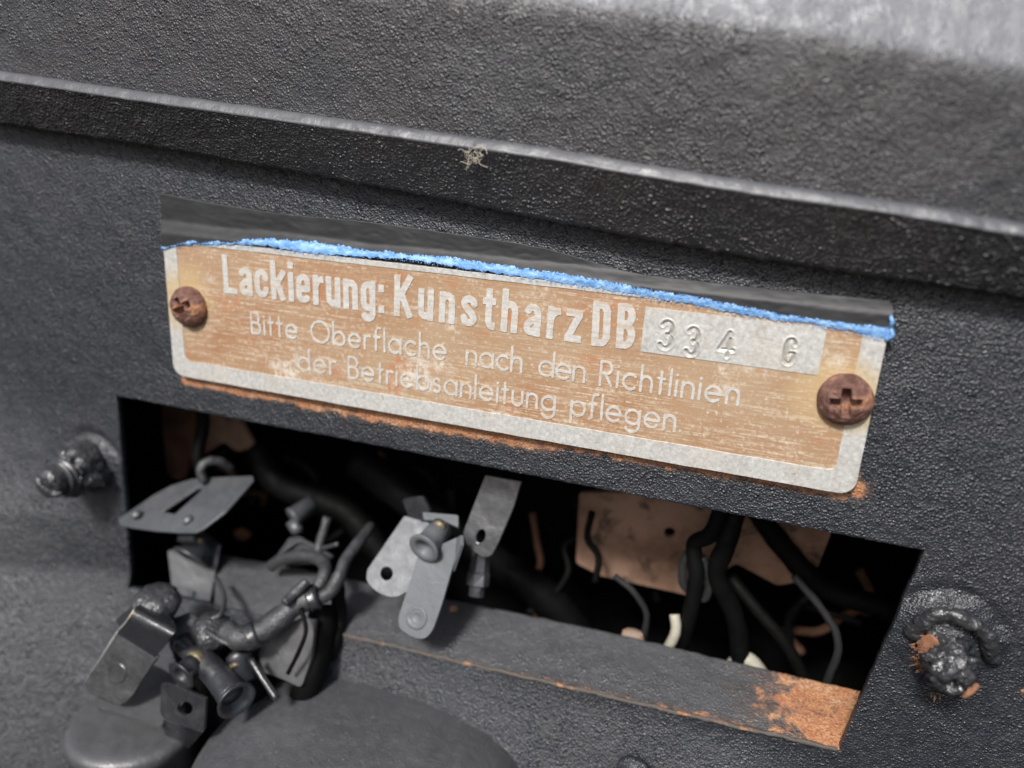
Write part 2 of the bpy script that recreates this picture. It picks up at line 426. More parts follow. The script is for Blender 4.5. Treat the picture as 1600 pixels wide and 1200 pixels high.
# (rail) folded lip above the plate
ridge = [(-420, 60), (-200, 88), (0, 116), (220, 148), (480, 184), (640, 207), (860, 238), (1000, 262), (1200, 294), (1400, 322), (1600, 356), (1800, 392), (2100, 445)]
rbot = [(-420, 130), (-200, 160), (0, 194), (200, 224), (400, 258), (640, 301), (800, 333), (1000, 372), (1200, 407), (1400, 437), (1600, 467), (1800, 497), (2100, 545)]
crease = [(-420, -190), (0, -95), (300, -45), (640, 4), (850, 27), (1000, 43), (1150, 64), (1300, 87), (1450, 110), (1600, 138), (1800, 180), (2100, 240)]
NU = 520
cols = []
for i in range(NU):
    px = -420 + 2520 * i / (NU - 1)
    pr = at(px, interp(ridge, px), 6.6); pb = at(px, interp(rbot, px), 3.0)
    cols.append((pr, pb, at(px, interp(crease, px), 6.4)))
prof_names = []
V = []; rows = 0
def railcol(pr, pb, pc):
    L = []
    L.append(Vector((pb.x, .6, pb.z + 1.2))); L.append(Vector((pb.x, -1.4, pb.z + .25)))
    for t in np.linspace(0, 1, 14): L.append(pb.lerp(pr + Vector((0, .05, -1.15)), t))
    L.append(pr + Vector((0, -.18, -.85)))
    return L
def edgecol(pr):
    return [pr + Vector((0, y_, z_)) for y_, z_ in ((-.12, -1.0), (-.20, -.82), (-.15, -.62), (-.05, -.42), (.10, -.1), (.28, .22), (.50, .50), (.85, .66), (1.4, .70))]
C = [railcol(*c) for c in cols]; nr = len(C[0])
for j in range(nr):
    for i in range(NU):
        p = C[i][j]; a = .16 * nz(p, .45, 4) + .07 * nz(p, 1.3, 8)
        edge = .22 * (nz((p.x, 0, 0), .8, 2) + .7 * nz((p.x, 0, 0), 2.1, 5)) if j < 5 else 0
        V.append(p + Vector((0, -a, a * .4 + edge)))
Q = [(j * NU + i, j * NU + i + 1, (j + 1) * NU + i + 1, (j + 1) * NU + i) for j in range(nr - 1) for i in range(NU - 1)]
build('folded_rail', V, Q, 'rail', body, smooth=True)
def shr(L, p): return [p + Vector(((q - p).x, (q - p).y, (q - p).z * .8 - .1)) for q in L]
EC = [shr(edgecol(c[0]), c[0]) for c in cols]; ne = len(EC[0]); V = []
for j in range(ne):
    for i in range(NU):
        p = EC[i][j]; a = .16 * nz(p, .45, 4) + .07 * nz(p, 1.3, 8); V.append(p + Vector((0, -a - .02, a * .4)))
Q = [(j * NU + i, j * NU + i + 1, (j + 1) * NU + i + 1, (j + 1) * NU + i) for j in range(ne - 1) for i in range(NU - 1)]
build('rail_edge', V, Q, 'edge_highlight', body, smooth=True, label='rounded top edge of the rail with its highlight painted in')
# (upper panel) rises from the rail, creases and leans back
V = []; nk = 0
TAB = list(np.linspace(0, 1, 40))
KN = 12
for t in TAB + ['k%d' % q for q in range(1, KN + 1)] + list(range(1, 20)):
    nk += 1
    for i in range(NU):
        pr, pb, pc = cols[i]; p0 = pr + Vector((0, 1.0, .45)); up = (pc - p0)
        back = Vector((0, .34, .94))
        if isinstance(t, str): u_ = int(t[1:]) / KN; p = pc + (up.normalized() * (u_ - u_ * u_ / 2) + back * (u_ * u_ / 2)) * 3.0 - up.normalized() * .6
        elif t in TAB and not isinstance(t, int): p = p0 + (up - up.normalized() * .6) * float(t)
        else: p = pc + up.normalized() * .9 + back * (1.5 + 2.6 * t)
        V.append(p + Vector((0, -.12 * nz(p, .12, 3) - .05 * nz(p, .7, 6), 0)))
Q = [(j * NU + i, j * NU + i + 1, (j + 1) * NU + i + 1, (j + 1) * NU + i) for j in range(nk - 1) for i in range(NU - 1)]
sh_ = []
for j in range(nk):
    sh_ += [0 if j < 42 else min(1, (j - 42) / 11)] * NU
build('upper_panel', V, Q, 'upper', body, smooth=True, attr=sh_, label='textured black panel with a smooth light grey painted-in sheen above its crease, top right')

# (ledge) flange turned inward along the bottom of the opening, with its seam
lo = at(540, 990); l1 = at(1312, 1172); li = at(960, 990, -11); ln = (l1 - lo).cross(li - lo).normalized()
inner = [(330, 864), (460, 886), (545, 905), (760, 948), (960, 990), (1150, 1035), (1345, 1080), (1420, 1097)]
V = []; A = []; nu, nv = 300, 40
for j in range(nv + 3):
    for i in range(nu):
        s_ = i / (nu - 1); px = 338 + (1352 - 338) * s_
        pin = atplane(px, interp(inner, px) + 1.2 * nz((px * .05, 0, 0), 1), lo, ln)
        sx = 335 + (1313 - 335) * s_; pout = at(sx, 915 + (sx - 208) * .2328, .1)
        p = pout.lerp(pin, min(1, j / (nv - 1)))
        if j >= nv: p = p + Vector((0, .2, -.5 * (j - nv + 1)))
        p = p + Vector((0, 0, .06 * nz(p, .5, 2)))
        V.append(p)
        r = 1.15 - (l1.lerp(at(1345, 1080, -11), .5) - p).length / 17 if p.x > 85 else 0
        r = max(r, 1.1 - (p - atplane(708, 950, lo, ln)).length / 1.2, 1.0 - (p - atplane(1330, 1100, lo, ln)).length / 9)
        r = max(r, (.36 + .26 * (p.x - 50) / 50) - abs(j - 1) * .1 if p.x > 50 else 0)
        A.append(max(0, r))
Q = [(j * nu + i, j * nu + i + 1, (j + 1) * nu + i + 1, (j + 1) * nu + i) for j in range(nv + 2) for i in range(nu - 1)]
build('ledge', V, Q, 'ledge', body, smooth=True, attr=A, label='inward ledge under the opening with bare rust at its right end')
sp = [at(sx, 915 + (sx - 208) * .2328 + 2 * nz((sx * .03, 0, 0), 1), .15) for sx in range(480, 1315, 12)]
v_, f_ = tube(sp, .30, 8, 3, amp=.5, fr=1.0)
sm = NM('seam_sealer'); c_ = sm.mix(sm.ramp(sm.noise(260, 4, .6), .57, .66), (.085, .075, .066), (.36, .18, .09))
M['seam'] = sm.out(c_, .8, 0, sm.bump(sm.noise(1500, 3), .6, .0002))
build('seam_bead', v_, f_, 'seam', body, smooth=True)

# (cavity) dark inside of the bodywork
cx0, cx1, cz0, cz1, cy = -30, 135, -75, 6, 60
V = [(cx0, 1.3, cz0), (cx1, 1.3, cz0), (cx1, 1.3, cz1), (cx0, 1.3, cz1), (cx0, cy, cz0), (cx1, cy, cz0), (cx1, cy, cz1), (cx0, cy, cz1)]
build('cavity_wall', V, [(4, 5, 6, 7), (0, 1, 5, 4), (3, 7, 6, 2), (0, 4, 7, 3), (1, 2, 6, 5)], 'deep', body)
pxsheet('inner_bracket', roundpoly([(905, 770), (1060, 770), (1300, 830), (1270, 905), (1215, 915), (1150, 880), (1075, 930), (940, 900), (900, 880)], 6),
        [(900, 770, -26), (1200, 800, -26), (1000, 930, -26)], 1.0, 'tan', body, holes=[circpx(1046, 832, 9, 8, 14)], label='tan primer bracket with small round hole inside the opening')
pxsheet('inner_bracket', roundpoly([(250, 600), (305, 610), (302, 700), (285, 752), (262, 745), (255, 690)], 10), [(250, 600, -26), (305, 610, -26), (285, 752, -20)], 1, 'tandark', body)
pxsheet('inner_bracket', roundpoly([(310, 600), (372, 655), (398, 700), (370, 706), (350, 690), (318, 712), (322, 680), (312, 650)], 8), [(310, 640, -22), (390, 680, -22), (318, 712, -24)], 1, 'tan', body)

# ------------------------------------------------------------------ data plate
PD = 1.25
pl = thing('data_plate', 'tan and silver aluminium plate lettered Lackierung: Kunstharz DB 334 G, screwed above the opening', 'plate', (0, 0, 0))
W_, H_ = 100.2, 21.9
def rrect(x0, z0, x1, z1, r, y, n=7):
    out = []
    for (cx, cz, a0) in ((x1 - r, z0 + r, -90), (x1 - r, z1 - r, 0), (x0 + r, z1 - r, 90), (x0 + r, z0 + r, 180)):
        for i in range(n):
            a = math.radians(a0 + 90 * i / (n - 1)); out.append(Vector((cx + r * math.cos(a), y, cz + r * math.sin(a))))
    return out
def dens(L, step=2.0):
    out = []
    for i in range(len(L)):
        a, b = L[i], L[(i + 1) % len(L)]; n = max(1, int((b - a).length / step))
        for k_ in range(n): out.append(a.lerp(b, k_ / n))
    return out
def wob(L, amp=.06, s=3):
    return [p + Vector((amp * nz(p, .7, s), 0, amp * nz(p, .6, s + 1))) for p in L]
N_ = Vector((0, -1, 0))
ng = [at(1000.5, 549, PD), at(1278, 586.5, PD), at(1290.5, 519, PD), at(1009, 479.5, PD)]; ngc = sum(ng, Vector()) / 4
def nhole(y): return [Vector(((ngc.lerp(q, .97)).x, y, (ngc.lerp(q, .93)).z)) for q in ng]
o0 = at(255.4, 388, PD); o1 = at(1334.5, 774.5, PD); o2 = at(272, 586, PD)
PX0, PX1, PZ0, PZ1 = o0.x * .5 + o2.x * .5, o1.x, (o2.z + o1.z) / 2, at(1390, 500, PD).z
v_, f_ = plate_mesh(wob(dens(rrect(PX0, PZ0, PX1, PZ1, 1.9, -PD + .12))), [nhole(-PD + .12)], .62, N_)
build('plate_base', v_, f_, 'alu', pl)
ib = at(291, 567, PD); ibr = at(1306, 731.5, PD); itr = at(1347, 528, PD); itl = at(274, 386, PD)
IX0, IX1, IZ0, IZ1 = (ib.x + itl.x) / 2, (ibr.x + itr.x) / 2, (ib.z + ibr.z) / 2, at(996, 464, PD).z
v_, f_ = plate_mesh(wob(dens(rrect(PX0, PZ0, PX1, PZ1, 1.9, -PD))), [wob(dens(rrect(IX0, IZ0, IX1, IZ1, 1.0, -PD)), .07, 8)], .11, N_)
build('plate_border', v_, f_, 'alu', pl, bevel=.03, label='bare weathered aluminium border of the plate')
v_, f_ = plate_mesh(dens(rrect(IX0 - .1, IZ0 - .1, IX1 + .1, IZ1 + .1, 1.0, -PD + .09)), [nhole(-PD + .09)], .02, N_)
build('lacquer_field', v_, f_, 'tanpaint', pl, label='worn tan lacquer field behind the lettering')

# stroke lettering ---------------------------------------------------
def arc(cx, cy, rx, ry, a0, a1, n=14):
    return [(cx + rx * math.cos(math.radians(a0 + (a1 - a0) * i / n)), cy + ry * math.sin(math.radians(a0 + (a1 - a0) * i / n))) for i in range(n + 1)]
X = .62
LIGHT = {
 'B': (.5, [[(0, 0), (0, 1)], [(0, 1)] + arc(.24, .76, .22, .24, 90, -90) + [(0, .52)], [(0, .52)] + arc(.26, .26, .24, .26, 90, -90) + [(0, 0)]]),
 'i': (0, [[(0, 0), (0, X)], [(0, .86), (0, .87)]]),
 't': (.26, [[(.12, 0), (.12, .92)], [(0, X), (.26, X)]]),
 'e': (.6, [[(.02, .31), (.6, .31)], arc(.3, .31, .3, .31, 0, 318, 26)]),
 'O': (.98, [arc(.49, .5, .49, .5, 0, 360, 36)]),
 'b': (.6, [[(0, 0), (0, 1.05)], arc(.3, .31, .3, .31, 0, 360, 26)]),
 'd': (.6, [[(.6, 0), (.6, 1.05)], arc(.3, .31, .3, .31, 0, 360, 26)]),
 'a': (.6, [[(.6, 0), (.6, X)], arc(.3, .31, .3, .31, 0, 360, 26)]),
 'c': (.5, [arc(.3, .31, .3, .31, 48, 312, 22)]),
 'r': (.26, [[(0, 0), (0, X)], [(0, .38)] + arc(.2, .42, .2, .2, 180, 65, 8)]),
 'f': (.3, [[(.1, 0), (.1, .84)] + arc(.27, .84, .17, .2, 180, 75, 8), [(0, X), (.28, X)]]),
 'l': (0, [[(0, 0), (0, 1.05)]]),
 'h': (.46, [[(0, 0), (0, 1.05)], arc(.23, .39, .23, .23, 180, 0, 12) + [(.46, 0)]]),
 'n': (.46, [[(0, 0), (0, X)], arc(.23, .39, .23, .23, 180, 0, 12) + [(.46, 0)]]),
 'u': (.46, [[(0, X)] + arc(.23, .23, .23, .23, 180, 360, 12) + [(.46, X)]]),
 'p': (.6, [[(0, -.34), (0, X)], arc(.3, .31, .3, .31, 0, 360, 26)]),
 'g': (.6, [[(.6, X), (.6, -.05)] + arc(.3, -.05, .3, .28, 0, -150, 12), arc(.3, .31, .3, .31, 0, 360, 26)]),
 's': (.34, [arc(.17, .465, .15, .155, 35, 240, 10) + arc(.17, .16, .17, .16, 70, -145, 10)]),
 'R': (.5, [[(0, 0), (0, 1)], [(0, 1)] + arc(.24, .75, .23, .25, 90, -90) + [(0, .5)], [(.2, .5), (.5, 0)]]),
 '.': (0, [[(0, .03), (0, .04)]]),
}
h = .085; lo_, hi_ = .085, .655
BOLD = {
 'L': (.42, [[(h, 0), (h, 1)], [(0, .08), (.42, .08)]]),
 'a': (.42, [[(.335, 0), (.335, .5)] + arc(.21, .52, .125, .135, 0, 175, 8), [(.335, .40), (.2, .36), (.10, .27), (.09, .17), (.14, .09), (.22, .09), (.335, .18)]]),
 'c': (.42, [[(.335, .46)] + arc(.21, .52, .125, .135, 0, 180, 8) + arc(.21, .22, .125, .135, 180, 360, 8) + [(.335, .27)]]),
 'k': (.45, [[(h, 0), (h, 1)], [(.40, .74), (.12, .32)], [(.20, .44), (.37, 0)]]),
 'i': (.17, [[(h, 0), (h, .74)], [(h, .84), (h, 1)]]),
 'e': (.42, [[(.09, .36), (.335, .36), (.335, .52)] + arc(.21, .52, .125, .135, 0, 180, 8) + arc(.21, .20, .125, .12, 180, 340, 8)]),
 'r': (.31, [[(h, 0), (h, .74)], [(h, .45), (.14, .58), (.22, .645), (.31, .65)]]),
 'u': (.42, [[(h, .74), (h, .22)] + arc(.21, .22, .125, .135, 180, 360, 8), [(.335, 0), (.335, .74)]]),
 'n': (.42, [[(h, 0), (h, .74)], arc(.21, .52, .125, .135, 180, 0, 8) + [(.335, 0)]]),
 'g': (.42, [[(.335, .74), (.335, -.06)] + arc(.21, -.06, .125, .12, 0, -170, 8), arc(.21, .50, .125, .155, 0, 180, 8) + arc(.21, .24, .125, .155, 180, 360, 8)]),
 ':': (.16, [[(h, 0), (h, .16)], [(h, .52), (h, .68)]]),
 'K': (.50, [[(h, 0), (h, 1)], [(.43, 1), (.12, .40)], [(.2, .56), (.44, 0)]]),
 's': (.42, [[(.335, .50)] + arc(.21, .54, .125, .115, 0, 200, 8) + [(.17, .41), (.26, .34)] + arc(.21, .2, .125, .115, 40, -180, 9) + [(.085, .24)]]),
 't': (.32, [[(.15, .95), (.15, .18), (.2, .09), (.31, .08)], [(0, .665), (.31, .665)]]),
 'h': (.42, [[(h, 0), (h, 1)], arc(.21, .52, .125, .135, 180, 0, 8) + [(.335, 0)]]),
 'z': (.38, [[(0, .665), (.37, .665)], [(.30, .62), (.08, .12)], [(0, .075), (.38, .075)]]),
 'D': (.46, [[(h, 0), (h, 1)], [(0, .925), (.2, .925)] + arc(.22, .76, .15, .165, 90, 0, 6) + arc(.22, .24, .15, .165, 0, -90, 6) + [(0, .075)]]),
 'B': (.46, [[(h, 0), (h, 1)], [(0, .925), (.2, .925)] + arc(.22, .74, .14, .185, 90, -60, 8) + [(.17, .52)], [(.1, .52), (.2, .52)] + arc(.22, .30, .155, .225, 90, -90, 10) + [(0, .075)]]),
}
def text_sdf(text, font, width, hs, half, flat, res):
    """height 1 = cap; everything in mm. returns sdf grid"""
    ws = [font[c][0] * hs for c in text]; tot = sum(ws)
    gap = (width - tot) / max(1, len(text) - 1); segs = []; x = 0
    for c, wd in zip(text, ws):
        for st_ in font[c][1]:
            P = [(x + a * hs, b * hs_v[0]) for a, b in st_]
            P = [q for i, q in enumerate(P) if i == 0 or math.hypot(q[0] - P[i - 1][0], q[1] - P[i - 1][1]) > 1e-6]
            for i in range(len(P) - 1):
                segs.append((P[i], P[i + 1], flat and i == 0, flat and i == len(P) - 2))
        x += wd + gap
    y0, y1 = -.45 * hs_v[0], 1.15 * hs_v[0]
    xs = np.arange(-half * 2 - .2, width + half * 2 + .3, res); ys = np.arange(y0, y1, res)
    G = np.full((len(ys), len(xs)), 9.)
    for (a, b, fa, fb) in segs:
        i0 = max(0, int((min(a[0], b[0]) - half * 3 - xs[0]) / res)); i1 = min(len(xs), int((max(a[0], b[0]) + half * 3 - xs[0]) / res) + 2)
        XX, YY = np.meshgrid(xs[i0:i1], ys); dx, dy = b[0] - a[0], b[1] - a[1]; L = math.hypot(dx, dy) + 1e-9
        t = ((XX - a[0]) * dx + (YY - a[1]) * dy) / L; pp = np.abs((XX - a[0]) * dy - (YY - a[1]) * dx) / L
        tc = np.clip(t, 0, L); cap = np.hypot(t - tc, pp) - half
        if fa: cap = np.where(t < 0, np.maximum(pp - half, -t), cap)
        if fb: cap = np.where(t > L, np.maximum(pp - half, t - L), cap)
        G[:, i0:i1] = np.minimum(G[:, i0:i1], cap)
    return xs, ys, G
hs_v = [1.]
def iso_mesh(xs, ys, G, to3, up, th):
    ny, nx = G.shape; inside = G < 0; V = []; Fc = []; idx = {}
    def corner(j, i):
        k_ = (j, i)
        if k_ not in idx: idx[k_] = len(V); V.append(to3(xs[i], ys[j]))
        return idx[k_]
    def edge(j, i, j2, i2):
        k_ = (j, i, j2, i2) if (j, i) < (j2, i2) else (j2, i2, j, i)
        if k_ not in idx:
            a, b = G[k_[0], k_[1]], G[k_[2], k_[3]]; t = a / (a - b); idx[k_] = len(V)
            V.append(to3(xs[k_[1]] + (xs[k_[3]] - xs[k_[1]]) * t, ys[k_[0]] + (ys[k_[2]] - ys[k_[0]]) * t))
        return idx[k_]
    cells = np.argwhere(inside[:-1, :-1] | inside[1:, :-1] | inside[:-1, 1:] | inside[1:, 1:]); walls = []
    for j, i in cells:
        cs = [(j, i), (j, i + 1), (j + 1, i + 1), (j + 1, i)]; poly = []; cut = []
        for k_ in range(4):
            a, b = cs[k_], cs[(k_ + 1) % 4]; ia, ib_ = inside[a], inside[b]
            if ia: poly.append(corner(*a))
            if ia != ib_: e = edge(*a, *b); poly.append(e); cut.append((e, ia))
        if len(poly) >= 3: Fc.append(tuple(poly))
        if len(cut) == 2:
            a, b = (cut[0][0], cut[1][0]) if cut[0][1] else (cut[1][0], cut[0][0]); walls.append((a, b))
    low = {}
    for a, b in walls:
        for q in (a, b):
            if q not in low: low[q] = len(V); V.append(V[q] - up * th)
        Fc.append((b, a, low[a], low[b]))
    return V, Fc
def word(text, font, pl_px, pr_px, cap, half, flat, hs=1., mat='aluletter', label=None, d=PD + .0):
    a = at(*pl_px, d); b = at(*pr_px, d); u = (b - a); wd = u.length; u.normalize(); vv = Vector((0, -1, 0)).cross(u)
    if vv.z < 0: vv = -vv
    hs_v[0] = cap
    xs, ys, G = text_sdf(text, font, wd - 0, cap * hs, half, flat, .085)
    XX, YY = np.meshgrid(xs, ys)
    # worn, slightly ragged letter edges
    for j in range(len(ys)):
        for i in range(len(xs)):
            if abs(G[j, i]) < .2:
                q = a + u * xs[i] + vv * ys[j]; G[j, i] += .045 * (nz(q, 3.1, 4) + .6 * nz((q.x * .4, 0, q.z * 3), 2., 7))
    V, Fc = iso_mesh(xs, ys, G, lambda x, y: a + u * float(x) + vv * float(y), Vector((0, -1, 0)), .11)
    return build('lettering', V, Fc, mat, pl, label=label)
CAPB = (at(347.5, 397, PD) - at(350, 457, PD)).length
CAPK = (at(933.6, 472, PD) - at(927.5, 540, PD)).length
HB = .50
CB = (CAPB + CAPK) / 2
word('Lackierung:', BOLD, (350, 457.5), (600, 489.5), CB, CB * .080, True, 1.0, label='bold heading word "Lackierung:"')
word('Kunstharz', BOLD, (615, 492.5), (907, 536), CB, CB * .080, True, 1.0, label='bold heading word "Kunstharz"')
word('DB', BOLD, (924, 539.5), (990.5, 546), CB, CB * .082, True, .88, label='bold heading letters "DB"')
CAPS = (at(393, 489.5, PD) - at(392, 521, PD)).length
HL = CAPS * .054
for t_, a_, b_ in (('Bitte', (394, 520.5), (464, 529.5)), ('Oberflache', (487, 533.5), (696, 562.5)), ('nach', (729, 569.5), (814, 582)),
                   ('den', (842, 585.5), (912, 597)), ('Richtlinien', (937, 601), (1152, 633)),
                   ('der', (467, 578.5), (524, 585.5)), ('Betriebsanleitung', (545, 590), (866, 643)), ('pflegen.', (892, 648), (1062, 675))):
    word(t_, LIGHT, a_, b_, CAPS, HL, False, .95 if len(t_) > 3 else 1., label='thin lettering "%s"' % t_)

# stamped number field -----------------------------------------------
DIG = {
 '3': [arc(.5, .74, .38, .26, 150, -70, 14), arc(.5, .27, .42, .27, 80, -150, 14)],
 '4': [[(.62, .95), (.05, .3), (1.0, .3)], [(.66, .70), (.66, .05)]],
 'G': [arc(.5, .72, .4, .27, 20, 180, 10) + arc(.5, .28, .4, .28, 180, 350, 12) + [(.9, .42), (.55, .42)]],
}
g0, g1, g2, g3 = at(1000.5, 549, PD), at(1278, 586.5, PD), at(1290.5, 519, PD), at(1009, 479.5, PD)
gu = (g1 - g0).normalized(); gw = (g1 - g0).length; gv = (g3 - g0); gh = gv.length; gv.normalize()
def loc2(px, py):
    p = at(px, py, PD) - g0; return p.dot(gu), p.dot(gv)
segs = []
for ch, x0, y0, x1, y1, dp in (('3', 1027, 545, 1054, 501, 1), ('3', 1068, 556, 1094, 512, 1), ('4', 1120, 561, 1149, 517, .85), ('G', 1221, 572, 1245, 531, 1)):
    a = loc2(x0, y0 - 2); b = loc2(x1, y1 + 4)
    for st_ in DIG[ch]:
        P = [(a[0] + (b[0] - a[0]) * q[0] + .0, a[1] + (b[1] - a[1]) * q[1]) for q in st_]
        for i in range(len(P) - 1): segs.append((P[i], P[i + 1], dp))
nx, ny = 330, 90
XX, YY = np.meshgrid(np.linspace(0, gw, nx), np.linspace(0, gh, ny)); G = np.full(XX.shape, 9.); DP = np.zeros(XX.shape)
for (a, b, dp) in segs:
    dx, dy = b[0] - a[0], b[1] - a[1]; L2 = dx * dx + dy * dy + 1e-9
    t = np.clip(((XX - a[0]) * dx + (YY - a[1]) * dy) / L2, 0, 1); q = np.hypot(XX - a[0] - t * dx, YY - a[1] - t * dy)
    DP = np.where(q < G, dp, DP); G = np.minimum(G, q)
dep = np.clip(1 - G / .27, 0, 1); dep = -.30 * DP * dep ** .7 + .05 * np.exp(-((G - .36) / .12) ** 2)
V = []
for j in range(ny):
    for i in range(nx):
        V.append(g0 + gu * float(XX[j, i]) + gv * float(YY[j, i]) + Vector((0, -float(dep[j, i]), 0)))
Q = [(j * nx + i, j * nx + i + 1, (j + 1) * nx + i + 1, (j + 1) * nx + i) for j in range(ny - 1) for i in range(nx - 1)]
rim = [i for i in range(nx)] + [j * nx + nx - 1 for j in range(1, ny)] + [(ny - 1) * nx + i for i in range(nx - 2, -1, -1)] + [j * nx for j in range(ny - 2, 0, -1)]
b0 = len(V); V += [V[i] + Vector((0, .10, 0)) for i in rim]
Q += [(rim[i], b0 + i, b0 + (i + 1) % len(rim), rim[(i + 1) % len(rim)]) for i in range(len(rim))]
att = [float(q) for q in np.clip(-dep / .30, 0, 1).ravel()] + [0.] * (len(V) - nx * ny)
build('number_field', V, Q, 'alustamp', pl, smooth=False, attr=att, label='bare metal strip with stamped characters 3 3 4 G')

# ------------------------------------------------------------------ masking tape over the top of the plate
tp = thing('masking_tape', 'strip of black painted masking tape with torn blue lower edge over the plate top', 'masking tape', at(820, 400))
ttop = [(253, 302), (330, 317), (440, 334), (560, 345), (700, 364), (850, 388), (980, 424), (1100, 440), (1250, 456), (1398, 470)]
tblu = [(253, 388), (290, 379), (360, 378), (410, 373), (470, 376), (560, 388), (640, 397), (700, 402), (760, 411), (850, 424), (950, 440), (1000, 450), (1080, 462), (1150, 477), (1250, 495), (1330, 506), (1393, 512)]
tbot = [(253, 390), (290, 386), (360, 386), (410, 387), (470, 397), (560, 404), (640, 409), (700, 418), (760, 428), (850, 441), (950, 456), (1000, 466), (1080, 478), (1150, 493), (1250, 507), (1330, 521), (1393, 536)]
PTOPZ = PZ1
def tdepth(p_flat_z, x):
    e = (PTOPZ - p_flat_z) + 2.5 + .4 * nz((x, 0, 0), .1)
    t = max(0, min(1, e / 2.3)); return .18 + (PD + .10 - .18) * (t * t * (3 - 2 * t))
def tpt(px, py, extra=0):
    z = at(px, py, .6).z; return at(px, py, tdepth(z, px * .08) + extra)
nu, nv = 420, 34
def tf(s_, t):
    px = 253 + 1143 * s_ + (5 * nz((t * 3, 0, 0), 1, 4) if s_ in (0., 1.) else 0)
    y0, y1 = interp(ttop, px) + .8 * nz((px * .05, 0, 0), 1), interp(tblu, px) + 3
    p = tpt(px, y0 + (y1 - y0) * t); wr = .04 * nz((p.x * .12, 0, p.z * .7), 1., 2) + .07 * nz((p.x * .5, 0, p.z), 1., 9)
    return p + Vector((0, -abs(wr) * min(1, 6 * t) , 0))
V, Q = grid(nu, nv, tf); b0 = len(V)
V2 = [v + Vector((0, .10, 0)) for v in V[:nu]]; V += V2
Q += [(i, b0 + i, b0 + i + 1, i + 1) for i in range(nu - 1)]
build('tape_strip', V, Q, 'tape', tp, smooth=True)
nu, nv = 1100, 9
def bf(s_, t):
    px = 252 + 1143 * s_; a, b = interp(tblu, px), interp(tbot, px)
    j1 = 4.2 * nz((px * .06, 0, 0), 1, 3) + 3.4 * nz((px * .2, 0, 0), 1, 6) + 5.0 * nz((px * .35, 0, 0), 1, 8)
    j2 = 2.6 * nz((px * .07, 0, 5), 1, 3) + 3.2 * nz((px * .25, 0, 5), 1, 6) + .7 * nz((px * .7, 0, 0), 1, 12)
    y = (a + j1 * .7) * (1 - t) + (b + j2 * .8 - 3.5) * t
    p = tpt(px, y, .07 * math.sin(math.pi * min(1, t * .9 + .1)))
    return p + Vector((.06 * nz((px * .5, t * 5, 0), 1, 2), -.06 * (.5 + nz((px * .12, t * 2.2, 0), 1, 5) + .7 * nz((px * .5, t * 4, 0), 1, 7)) * math.sin(math.pi * min(1, t + .05)), 0))
V, Q = grid(nu, nv, bf); build('torn_edge', V, Q, 'blue', tp, label='torn light blue paper edge of the tape')
# loose paper fibres along the tear
V = []; Q = []
for i in range(1300):
    px = random.uniform(254, 1394); up_ = random.random() < .6
    y = interp(tblu if up_ else tbot, px) + random.uniform(-1.5, 1.5); p = tpt(px, y + (1.5 if up_ else -2.5), .08)
    L = random.uniform(.08, .30); a = random.gauss(1.2 if up_ else -1.2, .7); dr = Vector((math.cos(a), random.uniform(-.7, .1), math.sin(a))) * L
    sdv = Vector((-dr.z, 0, dr.x)).normalized() * random.uniform(.025, .06)
    o = len(V); V += [p - sdv, p + sdv, p + dr * .6 + sdv * .6 + Vector((0, -.04, 0)), p + dr, p + dr * .6 - sdv * .6]; Q += [(o, o + 1, o + 2, o + 3, o + 4)]
q = build('paper_fibre', V, Q, 'blue', tp); q['kind'] = 'stuff'
# curled blue scrap at the right end
v_, f_ = tube([at(1391, 492, 1.0), at(1394, 503, 1.9), at(1392, 512, 1.5), at(1395, 524, 1.9), at(1385, 531, 1.4)], .22, 7, 5, amp=.6, fr=2)
build('tape_scrap', v_, f_, 'blue', tp, smooth=True)

# ------------------------------------------------------------------ screws
def screw(px, py, rpx, label, rot, seed):
    c = at(px, py, PD); dep_ = (Vector(CAM) - c).length
    c0 = at(px, py, PD + 1.6); R = 3.05
    t = thing('rusty_screw', label, 'screw', at(px, py, PD), 'cross-head screws holding the plate')
    c0 = Vector((c0.x, -PD, c0.z)); nr_, na = 34, 96; V = [None] * 0
    for j in range(nr_ + 1):
        r = R * (j / nr_)
        for i in range(na):
            a = 2 * math.pi * i / na; x, z = r * math.cos(a), r * math.sin(a)
            hh = 2.1 * math.sqrt(max(0, 1 - (r / R) ** 2 * .93)) 
            ca, sa = math.cos(rot), math.sin(rot); u, v = x * ca + z * sa, -x * sa + z * ca
            wv = .62 * (1 - .35 * r / R); d_ = min(abs(u), abs(v)) ; ext = max(abs(u), abs(v))
            cut = max(0, min(1, (wv - d_) / .16)) * max(0, min(1, (1.75 - ext) / .35))
            hh -= 1.75 * cut * (1 - .30 * ext / 1.75)
            hh += .12 * nz((x, 0, z), 1.3, seed) + .10 * nz((x, 0, z), 3.2, seed + 4) * (1 - cut)
            rr = 1 + .035 * nz((math.cos(a) * 2, 0, math.sin(a) * 2), 1, seed)
            V.append(c0 + Vector((x * rr, -max(.05, hh), z * rr)))
    Q = [(j * na + i, j * na + (i + 1) % na, (j + 1) * na + (i + 1) % na, (j + 1) * na + i) for j in range(nr_) for i in range(na)]
    b = len(V); V += [V[nr_ * na + i] * 1 for i in range(na)]
    for i in range(na): V[b + i] = Vector((V[b + i].x, -PD + .5, V[b + i].z))
    Q += [(nr_ * na + i, nr_ * na + (i + 1) % na, b + (i + 1) % na, b + i) for i in range(na)]
    build('screw_head', V, Q, 'screw', t, smooth=True)
    v_, f_ = lathe(Vector((c0.x, 0, c0.z)), Vector((0, -1, 0)), [(-3, 1.4), (PD, 1.5)], 16); build('screw_shank', v_, f_, 'screw', t)
